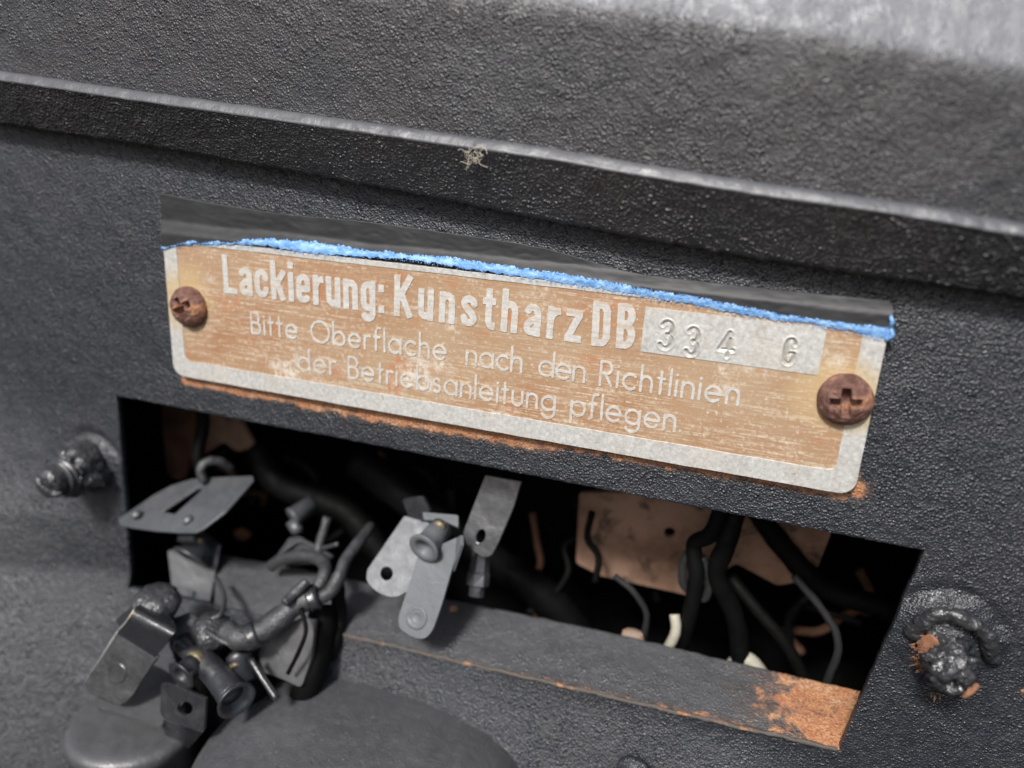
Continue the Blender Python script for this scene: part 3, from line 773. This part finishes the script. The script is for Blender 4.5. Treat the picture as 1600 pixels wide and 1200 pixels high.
screw(285, 482, 30, 'smaller-looking rusty cross-head screw at the left end of the plate', .62, 1)
screw(1322, 630, 36, 'rusty cross-head screw at the right end of the plate', .12, 5)

# ------------------------------------------------------------------ studs either side of the opening
Nn = Vector((0, -1, 0))
t = thing('painted_stud', 'black overpainted slotted bolt with lumpy collar left of the opening', 'bolt', studL)
v_, f_ = lathe(studL, Nn, [(-1, 3.3), (0, 3.5), (1.2, 3.8), (2.4, 3.9), (3.6, 3.7), (4.8, 3.9), (5.4, 3.5), (5.7, 3.1), (6.0, 3.4), (6.4, 3.0), (6.5, 1)], 64, amp=1.5, fr=.75, seed=3)
build('collar', v_, f_, 'wrinkle', t, smooth=True)
v_, f_ = lathe(studL + Nn * 6.2, Nn, [(0, 2.6), (.05, 3.2), (.35, 3.35), (.7, 3.2), (.8, 2.6), (1.0, 2.6), (1.1, 3.05), (1.3, 3.1), (1.5, 2.7)], 40, amp=.12); build('washer', v_, f_, 'smooth', t, smooth=True)
# bolt end with slot
V = []; na, nr_ = 64, 20; c0 = studL + Nn * 7.5
for j in range(nr_ + 1):
    r = 2.35 * j / nr_
    for i in range(na):
        a = 2 * math.pi * i / na; x, z = r * math.cos(a), r * math.sin(a); hh = 2.9 - .28 * (r / 2.35) ** 4 * 2 + .12 * nz((x, 0, z), 1.2, 3)
        u = x * .55 + z * .83; v2 = -x * .83 + z * .55
        hh -= 1.3 * max(0, min(1, (.42 - abs(u)) / .16)); hh -= .5 * math.exp(-((v2 + 1.4) ** 2 + u * u) * 1.4)
        V.append(c0 + Vector((x, -hh, z)))
Q = [(j * na + i, j * na + (i + 1) % na, (j + 1) * na + (i + 1) % na, (j + 1) * na + i) for j in range(nr_) for i in range(na)]
b = len(V)
for hh, k_ in ((1.6, 1.06), (.9, 1.0), (0, 1.0)):
    V += [c0 + Vector((2.35 * k_ * math.cos(2 * math.pi * i / na), -hh, 2.35 * k_ * math.sin(2 * math.pi * i / na))) for i in range(na)]
for a_, b_ in ((nr_ * na, b), (b, b + na), (b + na, b + 2 * na)): Q += [(a_ + i, a_ + (i + 1) % na, b_ + (i + 1) % na, b_ + i) for i in range(na)]
build('slotted_end', V, Q, 'wrinkle', t, smooth=True)

t = thing('torn_rubber_stud', 'black rubber covered bolt split open to rust right of the opening', 'bolt', studR)
ax = (Nn + Vector((.04, 0, -.30))).normalized()
v_, f_ = lathe(studR, ax, [(-1, 4.0), (0, 3.3), (1.0, 2.5), (2.0, 2.1), (3.0, 1.95), (3.9, 2.1), (4.4, 2.6), (4.9, 2.6), (5.3, 2.3)], 60, amp=1.2, fr=.7, seed=11)
build('rubber_sleeve', v_, f_, 'wrinkle', t, smooth=True)
v_, f_ = lathe(studR + ax * 5.0, ax, [(-1.2, 2.2), (-1.0, 2.6), (-.7, 2.2), (-.4, 2.25), (-.15, 2.65), (.1, 2.25), (.35, 2.3), (.6, 2.7), (.9, 2.3), (1.1, 2.3), (1.4, 2.6), (1.7, 2.15), (2.0, 2.2), (2.2, 2.35), (2.5, 1.9), (2.75, 1.4), (2.6, .9), (1.6, .7), (1.3, .2)], 56, amp=.75, fr=1.1, seed=21)
build('rubber_cap', v_, f_, 'wrinkle', t, smooth=True)
v_, f_ = tube([at(1424, 992, 1.2), at(1440, 972, 2.0), at(1468, 962, 2.6), at(1500, 964, 2.6), at(1528, 978, 2.4), at(1545, 1002, 2.0), at(1548, 1030, .8)], .85, 16, 9, amp=.55, fr=.6, seed=8)
build('skin_fold', v_, f_, 'wrinkle', t, smooth=True)
V = []; Q = []
for i in range(110):
    base_ = at(1450 + random.gauss(0, 9), 1018 + random.gauss(0, 14), 2.2) if i < 70 else at(1462 + random.gauss(0, 3), 1062 + random.gauss(0, 12), 4.0)
    a = random.gauss(math.pi if i < 70 else -1.4, .5); L = random.uniform(.3, .9); dr = Vector((math.cos(a), random.uniform(-.8, .1), math.sin(a))) * L
    m = tube([base_, base_ + dr * .6 + Vector((0, -.1, .1)), base_ + dr], .075, 5, 2, r1=.02)
    o = len(V); V += m[0]; Q += [tuple(k_ + o for k_ in f) for f in m[1]]
q = build('rust_fibre', V, Q, 'rustbits', t); q['kind'] = 'stuff'
pxsheet('torn_flap', roundpoly([(1432, 1000), (1452, 990), (1470, 1008), (1468, 1040), (1450, 1045), (1436, 1030)], 5), [(1432, 1000, 1.9), (1470, 1008, 3.6), (1450, 1045, 2.8)], .3, 'rustbits', t)
v_, f_ = tube([at(1505, 1090, 8.4), at(1520, 1078, 8.6), at(1528, 1070, 8.2)], .34, 8, 5, amp=.5, fr=2); build('rust_lip', v_, f_, 'rustbits', t, smooth=True)

# ------------------------------------------------------------------ terminals in and below the opening
def rivet(name, P, Q_, r, parent, mat='smooth', flange=1.35, hollow=True, seg=32):
    ax_ = (Q_ - P); L = ax_.length
    prof = [(0, r), (L * .55, r), (L * .8, r * 1.02), (L * .93, r * flange * .95), (L, r * flange), (L + .12, r * flange * .97), (L + .12, r * .9)]
    if hollow: prof += [(L - .2, r * .75), (L - .9, r * .5), (L - 1.2, r * .1)]
    v_, f_ = lathe(P, ax_, prof, seg); return build(name, v_, f_, mat, parent, smooth=True)
# A slotted blade
t = thing('slotted_blade', 'flat slotted black metal blade poking over the left edge of the opening', 'bracket', at(290, 790, -2))
pxsheet('blade', [(184, 812), (196, 803), (215, 790), (240, 773), (268, 758), (300, 748), (345, 745), (394, 743), (396, 750), (352, 800), (318, 826), (305, 832), (280, 832), (240, 829), (205, 824), (188, 820)],
        [(190, 815, 1.5), (320, 826, 2.8), (390, 745, -6.5)], .45, 'satin', t, holes=[[(254, 799), (308, 763), (317, 764), (273, 803)]])
for (x, y) in ((213, 804), (294, 813)):
    v_, f_ = lathe(at(x, y, 1.0 if x < 250 else 1.5), Vector((0, -.45, .9)), [(0, .9), (.35, .85), (.6, .6), (.75, .2)], 20); build('dimple', v_, f_, 'satin', t, smooth=True)
v_, f_ = tube([at(318, 752, -5), at(313, 735, -5), at(322, 722, -6), at(345, 722, -8), at(362, 733, -10)], .8, 10, 6, amp=.2); build('hook_wire', v_, f_, 'wiregrey', t, smooth=True)
# A2 block under the blade
t = thing('hidden_rivet_terminal', 'dim terminal tab with oval dimple hanging under the slotted blade', 'terminal', at(300, 900, -3))
pxsheet('tab', roundpoly([(262, 860), (345, 850), (336, 893), (328, 940), (308, 957), (282, 955), (270, 930)], [4, 4, 4, 8, 10, 10, 6]), [(262, 860, -5), (340, 893, -5.5), (300, 957, -2)], .45, 'satin', t)
v_, f_ = lathe(at(298, 927, -3.2), Vector((-.2, -1, .1)), [(0, 1.0), (.25, 1.0), (.3, .85), (.1, .6)], 24); build('dimple', v_, f_, 'satin', t, smooth=True)
rivet('rivet', at(322, 838, -7), at(298, 872, -3.5), 2.6, t, 'smooth')
v_, f_ = lathe(at(314, 845, -2.8), Vector((1, -.4, .1)), [(-.6, .5), (.6, .5)], 12); build('brass_glint', v_, f_, 'brass', t, smooth=True)
v_, f_ = tube([at(281, 841, -2.2), at(306, 841, -2.4)], .75, 12, 4); build('pin', v_, f_, 'satin', t, smooth=True)

# B centre double terminal
t = thing('double_tab_terminal', 'pair of grey punched terminal tabs joined by a hollow rivet, middle of the opening', 'terminal', at(660, 880, 0))
pxsheet('tab', roundpoly([(632, 806), (700, 826), (668, 880), (640, 922), (618, 934), (592, 928), (572, 908), (574, 890)], [3, 3, 6, 10, 10, 12, 10, 4]), [(632, 806, -6), (700, 826, -6), (600, 930, 2.2)], .5, 'pale', t, holes=[circpx(604, 896, 10, 11)])
_, n_, o_ = pxsheet('tab', roundpoly([(654, 866), (718, 838), (716, 855), (690, 945), (676, 985), (664, 999), (645, 996), (624, 982), (622, 966)], [4, 4, 4, 8, 10, 12, 10, 10, 6]), [(654, 866, -1.0), (718, 838, -2.2), (650, 996, 4.2)], .5, 'pale', t, holes=[circpx(651, 965, 8, 8)])
c = atplane(651, 965, o_, n_); v_, f_ = lathe(c - n_ * .2, n_, [(0, 1.75), (.32, 1.75), (.42, 1.55), (.42, 1.25), (.1, 1.05)], 28, amp=.12, fr=1.5); build('hole_rim', v_, f_, 'pale', t, smooth=True)
rivet('rivet', at(690, 825, -4.5), at(662, 857, .3), 1.85, t, 'pale', 1.38)
v_, f_ = lathe(at(688, 822, -3.3), at(662, 857, .3) - at(690, 825, -4.5), [(-.2, 1.0), (.5, 1.0)], 20); build('brass_glint', v_, f_, 'brass', t, smooth=True)
pxsheet('bracket', roundpoly([(660, 800), (716, 805), (716, 824), (690, 812), (662, 812)], 3), [(660, 800, -5), (716, 805, -5), (690, 820, -3.5)], .6, 'pale', t)
pxsheet('side_lug', roundpoly([(628, 780), (660, 775), (672, 800), (660, 818), (640, 812)], 5), [(628, 780, -7), (672, 800, -6), (650, 818, -6)], .6, 'blackmetal', t)
pxsheet('side_wall', [(706, 845), (720, 836), (720, 852), (706, 893)], [(706, 845, -3), (720, 836, -1.2), (706, 893, -.5)], .5, 'pale', t, bevel=.05)
# C
t = thing('hanging_tab', 'dark punched tab hanging from inside behind the middle of the opening', 'terminal', at(765, 820, -5))
pxsheet('tab', roundpoly([(758, 742), (815, 752), (803, 792), (780, 846), (768, 869), (756, 872), (730, 856), (723, 832)], [0, 0, 3, 4, 10, 12, 10, 6]), [(758, 742, -8), (815, 752, -8), (760, 872, -4)], .5, 'smooth', t, holes=[circpx(751, 838, 7, 11, 16, .3)])
t = thing('small_connector', 'dark faceted connector stub below the hanging tab', 'connector', at(742, 905, -8))
v_, f_ = lathe(at(752, 862, -9), at(743, 935, -6) - at(752, 862, -9), [(0, 1.5), (3, 1.7), (3.4, 1.9), (5.2, 2.0), (5.4, 1.3), (7, 1.2)], 8, amp=.1); build('stub', v_, f_, 'smooth', t)

# J relay can
can = thing('round_relay_can', 'black round casing with low raised plate on its lid, bottom left', 'casing', at(215, 1170, 14))
cc = at(212, 1121, 14); RC = 10.2
v_, f_ = lathe(cc, Vector((0, 0, 1)), [(-32, RC * .985), (-3.2, RC * .985), (-3.1, RC * 1.015), (-1.0, RC * 1.02), (-.5, RC * 1.0), (-.1, RC * .955), (.12, RC * .90), (.14, RC * .82), (.16, RC * .5), (.2, .1)], 96)
build('casing_body', v_, f_, 'can', can, smooth=True)
pxsheet('lid_plate', roundpoly([(150, 1104), (182, 1062), (240, 1038), (300, 1070), (285, 1100), (252, 1133)], 5), [(155, 1105, 19.2), (254, 1131, 18.2), (225, 1050, 11)], .9, 'can', can)
# E big tab
t = thing('bent_tab_terminal', 'large black bent tab with round dimple standing over the round casing', 'terminal', at(200, 1080, 18))
def ribbon(name, px_profile, mat, parent, th=.45, n=6):
    """px_profile: list of (left px, left py, right px, right py, d_left, d_right)"""
    L = catmull([at(a, b, e) for a, b, c, d, e, f in px_profile], n); R_ = catmull([at(c, d, f) for a, b, c, d, e, f in px_profile], n)
    nu_ = len(L); V = []
    for i in range(nu_):
        for s_ in (0, .04, .3, .5, .7, .96, 1): V.append(L[i].lerp(R_[i], s_))
    m = 7; Q = [(i * m + j, i * m + j + 1, (i + 1) * m + j + 1, (i + 1) * m + j) for i in range(nu_ - 1) for j in range(m - 1)]
    o = build(name, V, Q, mat, parent, smooth=True)
    md = o.modifiers.new('s', 'SOLIDIFY'); md.thickness = th * S; md.offset = 0
    b_ = o.modifiers.new('b', 'BEVEL'); b_.width = .1 * S; b_.limit_method = 'ANGLE'; b_.angle_limit = 1.0
    return o
_, n_, o_ = pxsheet('tab', [(132, 1066), (183, 988), (240, 1022), (248, 1026), (236, 1042), (222, 1064), (208, 1086), (198, 1097), (188, 1101), (176, 1101), (150, 1089), (138, 1080), (133, 1073)],
        [(183, 988, 15.5), (245, 1026, 15.5), (165, 1098, 19.5)], .5, 'blackmetal', t)
v_, f_ = tube([at(133, 1067, 17.6), at(158, 1028, 16.7), at(183, 988, 15.7), at(190, 980, 16.1), at(201, 966, 16.9), at(210, 952, 16.1)], .10, 8, 5); build('tab_edge_highlight', v_, f_, 'alu', t, smooth=True, label='highlight along the left edge of the tab, added as a pale strip')  # pale tube added for the light along the tab's left edge
c = atplane(184, 1052, o_, n_); v_, f_ = lathe(c - n_ * .3, n_, [(0, 1.5), (.42, 1.5), (.46, 1.42), (.42, 1.38), (.40, .1)], 32); build('dimple', v_, f_, 'blackmetal', t)
ribbon('curled_neck', [(183, 988, 243, 1026, 15.5, 15.5), (188, 981, 254, 1014, 15.8, 15.8), (200, 966, 268, 996, 16.6, 16.6), (210, 952, 276, 986, 15.8, 15.8), (216, 946, 270, 972, 13.5, 13.5), (216, 944, 262, 960, 11, 11)], 'blackmetal', t)
pxsheet('fin', roundpoly([(180, 968), (208, 945), (212, 956), (186, 980)], 4), [(180, 968, 13), (208, 945, 13), (186, 980, 14)], .4, 'blackmetal', t)
v_, f_ = lathe(at(248, 957, 10), at(240, 915, 12) - at(248, 957, 10), [(-1.5, 2.2), (1.2, 2.2), (1.6, 3.2), (2.6, 3.6), (3.5, 3.3), (4.3, 2.5), (4.5, .8)], 44, amp=.5, fr=.9, seed=4); build('bolt_head', v_, f_, 'wrinkle', t, smooth=True)
# H second bolt head
t = thing('domed_bolt', 'lumpy black domed bolt head between the bent tab and the wrapped cable', 'bolt', at(335, 990, 9))
v_, f_ = lathe(at(325, 1008, 9), at(344, 950, 10.5) - at(325, 1008, 9), [(-2, 2.3), (2.4, 2.35), (2.7, 3.0), (4.0, 3.1), (4.3, 3.05), (5.2, 2.8), (5.9, 1.9), (6.1, .6)], 44, amp=.28, fr=.9, seed=14); build('bolt_head', v_, f_, 'wrinkle', t, smooth=True)
# F holed tab with ring
t = thing('square_tab_terminal', 'small square black tab with a hole beside a hollow brass-tipped rivet, over the casing lid', 'terminal', at(290, 1110, 18))
_, n_, o_ = pxsheet('tab', roundpoly([(252, 1067), (270, 1070), (322, 1092), (318, 1143), (290, 1136), (254, 1122), (250, 1112)], [4, 3, 3, 3, 3, 6, 4]), [(252, 1067, 17.5), (322, 1092, 17.5), (290, 1138, 18.8)], .55, 'blackmetal', t, holes=[circpx(289, 1107, 12, 11, 20)])
pxsheet('lower_fold', roundpoly([(254, 1124), (318, 1144), (292, 1172), (270, 1162), (256, 1146)], [2, 2, 8, 8, 8]), [(254, 1124, 18.6), (318, 1144, 18.6), (285, 1170, 14)], .5, 'blackmetal', t)
rivet('rivet', at(312, 1030, 13), at(283, 1056, 16.5), 1.7, t, 'blackmetal', 1.5)
v_, f_ = lathe(at(312, 1030, 13), at(283, 1056, 16.5) - at(312, 1030, 13), [(-.2, 1.78), (.6, 1.8), (.9, 1.75)], 24); build('brass_glint', v_, f_, 'brass', t, smooth=True)
# G ferrule
t = thing('flared_ferrule', 'thick black sleeve ending in a flared ring beside the big dome', 'ferrule', at(360, 1080, 14))
v_, f_ = tube([at(285, 1003, 11), at(315, 1030, 12.5), at(345, 1062, 14), at(365, 1088, 15.5)], 1.7, 20, 8, r1=2.3); build('sleeve', v_, f_, 'blackmetal', t, smooth=True)
v_, f_ = lathe(at(362, 1084, 15.2), at(376, 1103, 16.5) - at(362, 1084, 15.2), [(-.5, 2.1), (.6, 2.3), (1.4, 2.9), (1.7, 3.0), (1.8, 2.8), (1.5, 2.2), (.6, 1.6), (.2, .2)], 40); build('flared_ring', v_, f_, 'blackmetal', t, smooth=True)
t = thing('brass_pin_connector', 'small dark connector with a pale brass band above the flared ferrule', 'connector', at(375, 1050, 11))
v_, f_ = lathe(at(372, 1022, 10), at(388, 1070, 12) - at(372, 1022, 10), [(-.5, 1.2), (0, 1.9), (.9, 2.0), (1.2, 1.7), (4.5, 1.6)], 28); build('stub', v_, f_, 'blackmetal', t, smooth=True)
v_, f_ = lathe(at(375, 1037, 10.6), at(388, 1070, 12) - at(372, 1022, 10), [(-.25, 1.78), (.35, 1.85)], 28); build('brass_band', v_, f_, 'brass', t, smooth=True)
v_, f_ = tube([at(392, 1030, 11), at(412, 1062, 12), at(432, 1092, 13)], .5, 10, 6); build('side_blade', v_, f_, 'blackmetal', t, smooth=True)
# bracket in the middle gap
t = thing('curved_bracket', 'dusty black curved bracket under the wrapped cable, left of the big dome', 'bracket', at(450, 1020, 6))
pxsheet('bracket_web', roundpoly([(392, 1035), (430, 985), (470, 965), (492, 968), (486, 1030), (470, 1075), (440, 1060), (410, 1050)], [8, 14, 4, 4, 10, 8, 20, 10]), [(392, 1035, 8), (492, 968, 5), (470, 1075, 9)], .8, 'can', t)

# I wrapped cable and its loops
def cable(name, label, pts, r, mat='wiregrey', amp=.12, group=None, cat='cable', seed=0, r1=None):
    v_, f_ = tube([at(*p) for p in pts], r, 14, 8, amp=amp, fr=.6, seed=seed, r1=r1)
    o = build(name, v_, f_, mat, None, smooth=True, origin=at(*pts[0])); return tagtop(o, label, cat, group)
cable('wrapped_cable', 'thick taped black cable running from the domed bolt up to the loops', [(352, 985, 10.5), (380, 998, 11), (412, 985, 9), (440, 962, 7), (470, 940, 5), (496, 930, 3.5)], 1.75, amp=.16, seed=2)
cable('looped_wire', 'black wire arching up from the wrapped cable into the dark opening', [(488, 938, 3.5), (515, 925, 2.5), (530, 900, 1), (542, 872, -2), (562, 845, -6), (580, 822, -11)], 1.15, seed=3, r1=.85)
cable('looped_wire', 'tight loop of wire just inside the notch, left of the arching wire', [(470, 948, 4), (492, 925, 2), (506, 900, 0), (508, 884, -2), (495, 872, -4), (470, 868, -5), (440, 874, -6), (425, 884, -7)], 1.05, seed=4)
cable('looped_wire', 'wire hanging behind the taped cable down into the gap', [(524, 900, -1), (528, 930, -1), (530, 965, -1), (524, 1000, 1), (512, 1030, 3)], 1.2, 'wire', seed=5)
cable('looped_wire', 'short wire stub pointing up behind the loop', [(512, 808, -9), (506, 828, -8), (499, 850, -7), (496, 866, -6)], .75, seed=6)
cable('looped_wire', 'frayed sleeve tip lying on the taped cable', [(444, 942, 8), (462, 925, 6), (480, 908, 4.5)], .75, seed=7, amp=.3)
for P_, Q_2, rr_, nm_ in (((496, 931, 3.5), (482, 937, 4.3), 2.0, 'crimped collar at the upper end of the taped cable'), ((402, 990, 9.6), (390, 996, 10.4), 2.1, 'crimped collar at the lower end of the taped cable')):
    a_ = at(*P_); v_, f_ = lathe(a_, at(*Q_2) - a_, [(-.1, rr_ * .8), (0, rr_), (.5, rr_ * 1.03), (1.1, rr_ * .96), (1.5, rr_), (1.6, rr_ * .8)], 26, amp=.18, fr=1.1)
    o = build('crimp_collar', v_, f_, 'blackmetal', None, smooth=True, origin=a_); tagtop(o, nm_, 'collar')
cable('loose_strand', 'thin loose strand crossing over the domed bolt', [(300, 960, 8), (322, 985, 11.5), (352, 1004, 12.5), (388, 1012, 11.5), (420, 1004, 9)], .38, 'wiregrey', cat='wire')
cable('loose_strand', 'thin loose strand hanging beside the curved bracket', [(470, 950, 6.5), (478, 985, 8), (466, 1020, 9.5), (450, 1052, 10)], .34, 'wire', cat='wire')
cable('loose_strand', 'thin strand bent between the dim terminal tab and the domed bolt', [(338, 905, -1), (350, 930, 3), (346, 958, 8), (330, 968, 9.5)], .42, 'wiregrey', cat='wire')
cable('loose_strand', 'thin frayed strand above the loop of wire', [(430, 880, -6), (448, 858, -7), (470, 846, -8), (500, 856, -7), (528, 850, -6)], .36, 'wiregrey', cat='wire')
t = thing('folded_lug', 'small folded black lug between the large bent tab and the domed bolt', 'lug', at(290, 985, 8))
pxsheet('lug_plate', roundpoly([(262, 968), (300, 955), (318, 985), (308, 1006), (280, 1000)], 6), [(262, 968, 9), (300, 955, 7), (308, 1006, 11)], .7, 'satin', t)
pxsheet('lug_fold', roundpoly([(280, 998), (309, 1004), (304, 1024), (286, 1020)], 4), [(280, 998, 10.6), (309, 1004, 11), (300, 1024, 9)], .6, 'blackmetal', t)
t = thing('wire_terminal', 'small grey cylinder terminal deep in the opening above the wire loop', 'terminal', at(465, 815, -12))
v_, f_ = lathe(at(487, 788, -14), at(452, 812, -10) - at(487, 788, -14), [(0, 1.7), (3.6, 1.7), (3.9, 1.9), (4.2, 1.8), (4.3, .3)], 24); build('barrel', v_, f_, 'satin', t, smooth=True)
v_, f_ = lathe(at(458, 815, -11), at(468, 835, -10) - at(458, 815, -11), [(0, 1.3), (1.6, 1.2), (2.4, .8)], 16, amp=.2); build('nub', v_, f_, 'satin', t, smooth=True)
pxsheet('crimp', roundpoly([(452, 840), (468, 838), (520, 868), (505, 880), (455, 882), (425, 878)], 4), [(452, 840, -9), (520, 868, -6), (425, 878, -7)], .6, 'smooth', t)

cable('gap_shade_hose', 'black hose added as shade behind the bent tab, running down to the round casing', [(285, 985, 5), (300, 1030, 7), (312, 1090, 8), (318, 1160, 8)], 2.6, 'wire', .1, 'black hoses added as shade behind the terminals', 'hose')  # these hoses are added to put deep shade behind the terminals
cable('gap_shade_hose', 'black hose added as shade between the flared ferrule and the curved bracket', [(400, 1000, 5), (398, 1050, 7), (392, 1110, 8), (370, 1190, 8)], 2.8, 'wire', .1, 'black hoses added as shade behind the terminals', 'hose')
cable('gap_shade_hose', 'black hose added as shade just right of the curved bracket, above the dome', [(505, 945, 0), (500, 1000, 3), (486, 1060, 6), (455, 1130, 7)], 2.2, 'wire', .1, 'black hoses added as shade behind the terminals', 'hose')
cable('gap_shade_hose', 'black hose added as shade directly under the flared ring by the dome', [(345, 1010, 4), (352, 1080, 8), (345, 1150, 9), (320, 1230, 9)], 2.4, 'wire', .1, 'black hoses added as shade behind the terminals', 'hose')
# K big dome
dome = thing('large_round_dome', 'large smooth black dome at the bottom of the photo under the opening', 'dome', at(560, 1300, 10))
dc = at(556, 1222, 13); prof = []
for a in np.linspace(0, 90, 26):
    ar = math.radians(a); prof.append((7.5 * math.sin(ar) ** 1.0, 25.0 * math.cos(ar) ** .8 + .01))
v_, f_ = lathe(dc, Vector((0, -.12, 1)), [(-30, 25.0)] + prof, 120); build('dome_shell', v_, f_, 'dome', dome, smooth=True)
o = build('ring_nut', *lathe(at(990, 1204, 4.6), Nn, [(-.2, 2.4), (.5, 2.4), (.75, 2.1), (.7, 1.5), (1.4, 1.4), (1.7, .9), (1.75, .2)], 32, amp=.1), 'panel', None, smooth=True, origin=at(992, 1200))
tagtop(o, 'small round painted nut cut off by the bottom edge, right of the dome', 'nut')

# ------------------------------------------------------------------ clutter deep in the opening
wl = [
 ('dark drooping lump of wire in front of the tan bracket', [(1130, 790, -14), (1110, 835, -14), (1085, 850, -15), (1088, 900, -14), (1078, 960, -14), (1060, 1020, -16)], 1.25, 'wire'),
 ('dark wire crossing in front of the tan bracket, right of its hole', [(1150, 800, -15), (1135, 850, -14), (1120, 900, -15), (1150, 970, -16), (1160, 1080, -16)], 1.5, 'wire'),
 ('thin dark wire curving at the left end of the tan bracket', [(925, 800, -20), (918, 840, -20), (935, 870, -20), (930, 910, -19)], .6, 'wire'),
 ('faint dark hose running down to the right inside the opening', [(1140, 900, -20), (1180, 950, -18), (1230, 1010, -17), (1270, 1090, -17)], 1.0, 'wire'),
 ('thick dark hose across the top right of the opening', [(1170, 780, -22), (1220, 850, -24), (1290, 920, -24), (1400, 960, -26), (1500, 1060, -26)], 1.7, 'wire'),
 ('dark hose in the left half of the opening behind the blade', [(310, 600, -14), (318, 660, -14), (310, 720, -12), (340, 790, -12)], 1.1, 'wire'),
 ('dark hose bundle behind the middle terminals', [(560, 720, -22), (640, 780, -20), (740, 860, -22), (860, 940, -24), (950, 1060, -24)], 3.2, 'wire'),
 ('dark hose sagging behind the wire loops', [(400, 700, -24), (440, 760, -22), (540, 800, -24), (620, 900, -22)], 2.6, 'wire'),
 ('pale cream wire curving up behind the ledge', [(1025, 1030, -14), (1045, 1010, -13), (1056, 985, -13), (1054, 960, -14)], .8, 'cream'),
 ('second pale wire, low behind the rusty end of the ledge', [(1140, 1050, -16), (1155, 1030, -16), (1175, 1035, -16), (1195, 1062, -16)], 1.2, 'cream'),
]
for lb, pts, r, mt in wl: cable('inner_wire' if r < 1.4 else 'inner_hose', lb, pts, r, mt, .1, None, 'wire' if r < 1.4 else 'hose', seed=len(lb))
v_, f_ = lathe(at(985, 1022, -12.5), Vector((0, 0, 1)), [(-1, 2.2), (1, 2.5), (2.5, 2.2), (3.9, 1.6), (4.2, .6)], 9, amp=.5, fr=.7, seed=5)
o = build('broken_stub', v_, f_, simple('dusty_grey_chunk', (.25, .22, .20), (.34, .2, .12), 300, .9), None, origin=at(985, 1015, -12.5)); tagtop(o, 'dusty grey broken stub standing behind the ledge, left of the pale wire', 'stub')
for i, (x, y, d, r, lb, sz) in enumerate([(590, 738, -40, 2.0, 'orange-brown rusty flake high in the opening behind the hoses', 2.2), (925, 868, -34, 2.2, 'brownish flake left of the tan bracket', .6), (838, 945, -30, 1.6, 'reddish flake low behind the ledge, right of the connector stub', 1.3), (1352, 955, -36, 1.5, 'faint brown flake near the right side of the opening', .5), (1205, 878, -30, 2.2, 'tan flake right of the dark drooping wire', .5), (640, 768, -42, 1.6, 'small brown flake lower right of the orange-brown one', 1.8), (380, 835, -30, 2.0, 'dim brown flake behind the slotted blade', .7)]):
    v_, f_ = lathe(at(x, y, d), Vector((.3, -1, .4)), [(-.3, r * .9), (0, r), (.4, r * .8), (.8, r * .3)], 24, amp=.55, fr=.8, seed=i + 3, squash=sz); o = build('rust_flake', v_, f_, 'tandark' if i not in (1, 4) else 'tan', None, smooth=True, origin=at(x, y, d)); tagtop(o, lb, 'rust flake')

where = ['left', 'middle', 'right']
rr = random.Random(5); mts = [('wire', 'black'), ('tandark', 'rusty brown'), ('wire', 'black'), ('wiredim', 'dark grey')]
spots = ['at the far left end of the opening, by its edge', 'above the hook of the slotted blade', 'above the right corner of the slotted blade', 'between the slotted blade and the small cylinder terminal',
 'right behind the small cylinder terminal', 'over the tip of the short wire stub', 'just left of the paired grey tabs', 'directly behind the hollow rivet of the paired tabs', 'between the paired grey tabs and the hanging tab',
 'just right of the hanging tab', 'beside the reddish flake behind the ledge', 'by the left end of the tan bracket', 'under the small hole of the tan bracket', 'below the tan bracket, above the broken stub', 'between the drooping dark wires',
 'below the right end of the tan bracket', 'in the dark right part of the opening, above the rusty ledge', 'nearest the right edge of the opening']
for i, sp_ in enumerate(spots):
    x0 = 225 + 1150 * (i + .5) / len(spots); y0 = 640 + (x0 - 180) * .19 + rr.uniform(-5, 60); d0 = rr.uniform(-36, -26)
    if 925 < x0 < 1180: d0 = -38
    for _ in range(1):
        P = [at(x0, y0, d0)]
        for k_ in range(5): P.append(P[-1] + Vector((rr.gauss(.5, 3.6), rr.gauss(0, 1.6), rr.gauss(-3.2, 1.8))))
    mt, cn = mts[i % 4]; v_, f_ = tube(P, rr.uniform(.4, .9), 8, 6, amp=.1)
    o = build('stray_wire', v_, f_, mt, None, smooth=True, origin=P[0])
    tagtop(o, 'dim thin ' + cn + ' wire ' + sp_, 'wire', 'dim thin wires tangled inside the opening')
for lb, pts, r_ in (('thin black wire forking off the drooping lump, over the tan bracket', [(1085, 850, -15), (1068, 880, -15), (1070, 915, -15), (1100, 935, -15), (1108, 905, -15), (1098, 870, -15)], .7),
                    ('thin black wire kinked above the broken stub', [(960, 900, -16), (990, 925, -15), (1010, 960, -15), (1005, 1000, -15)], .5),
                    ('thin dark wire sweeping down beside the rusty ledge end', [(1240, 900, -18), (1290, 960, -17), (1310, 1010, -16), (1290, 1070, -16)], .6)):
    cable('inner_wire', lb, pts, r_, 'wiredim', .2, None, 'wire', seed=len(lb))
# ------------------------------------------------------------------ lint on the rail
V = []; Q = []
for i in range(16):
    p = at(742 + random.gauss(0, 9), 244 + random.gauss(0, 8), 7.2); pts = [p]
    for k_ in range(4): pts.append(pts[-1] + Vector((random.gauss(0, .45), random.uniform(-.3, .12), random.gauss(-.05, .4))))
    m = tube(pts, .038, 5, 4); o_ = len(V); V += m[0]; Q += [tuple(q + o_ for q in f) for f in m[1]]
o = build('lint_tuft', V, Q, 'lint', None, origin=at(742, 246, 7.5)); tagtop(o, 'tiny pale tuft of lint caught on the rail above the plate', 'lint')
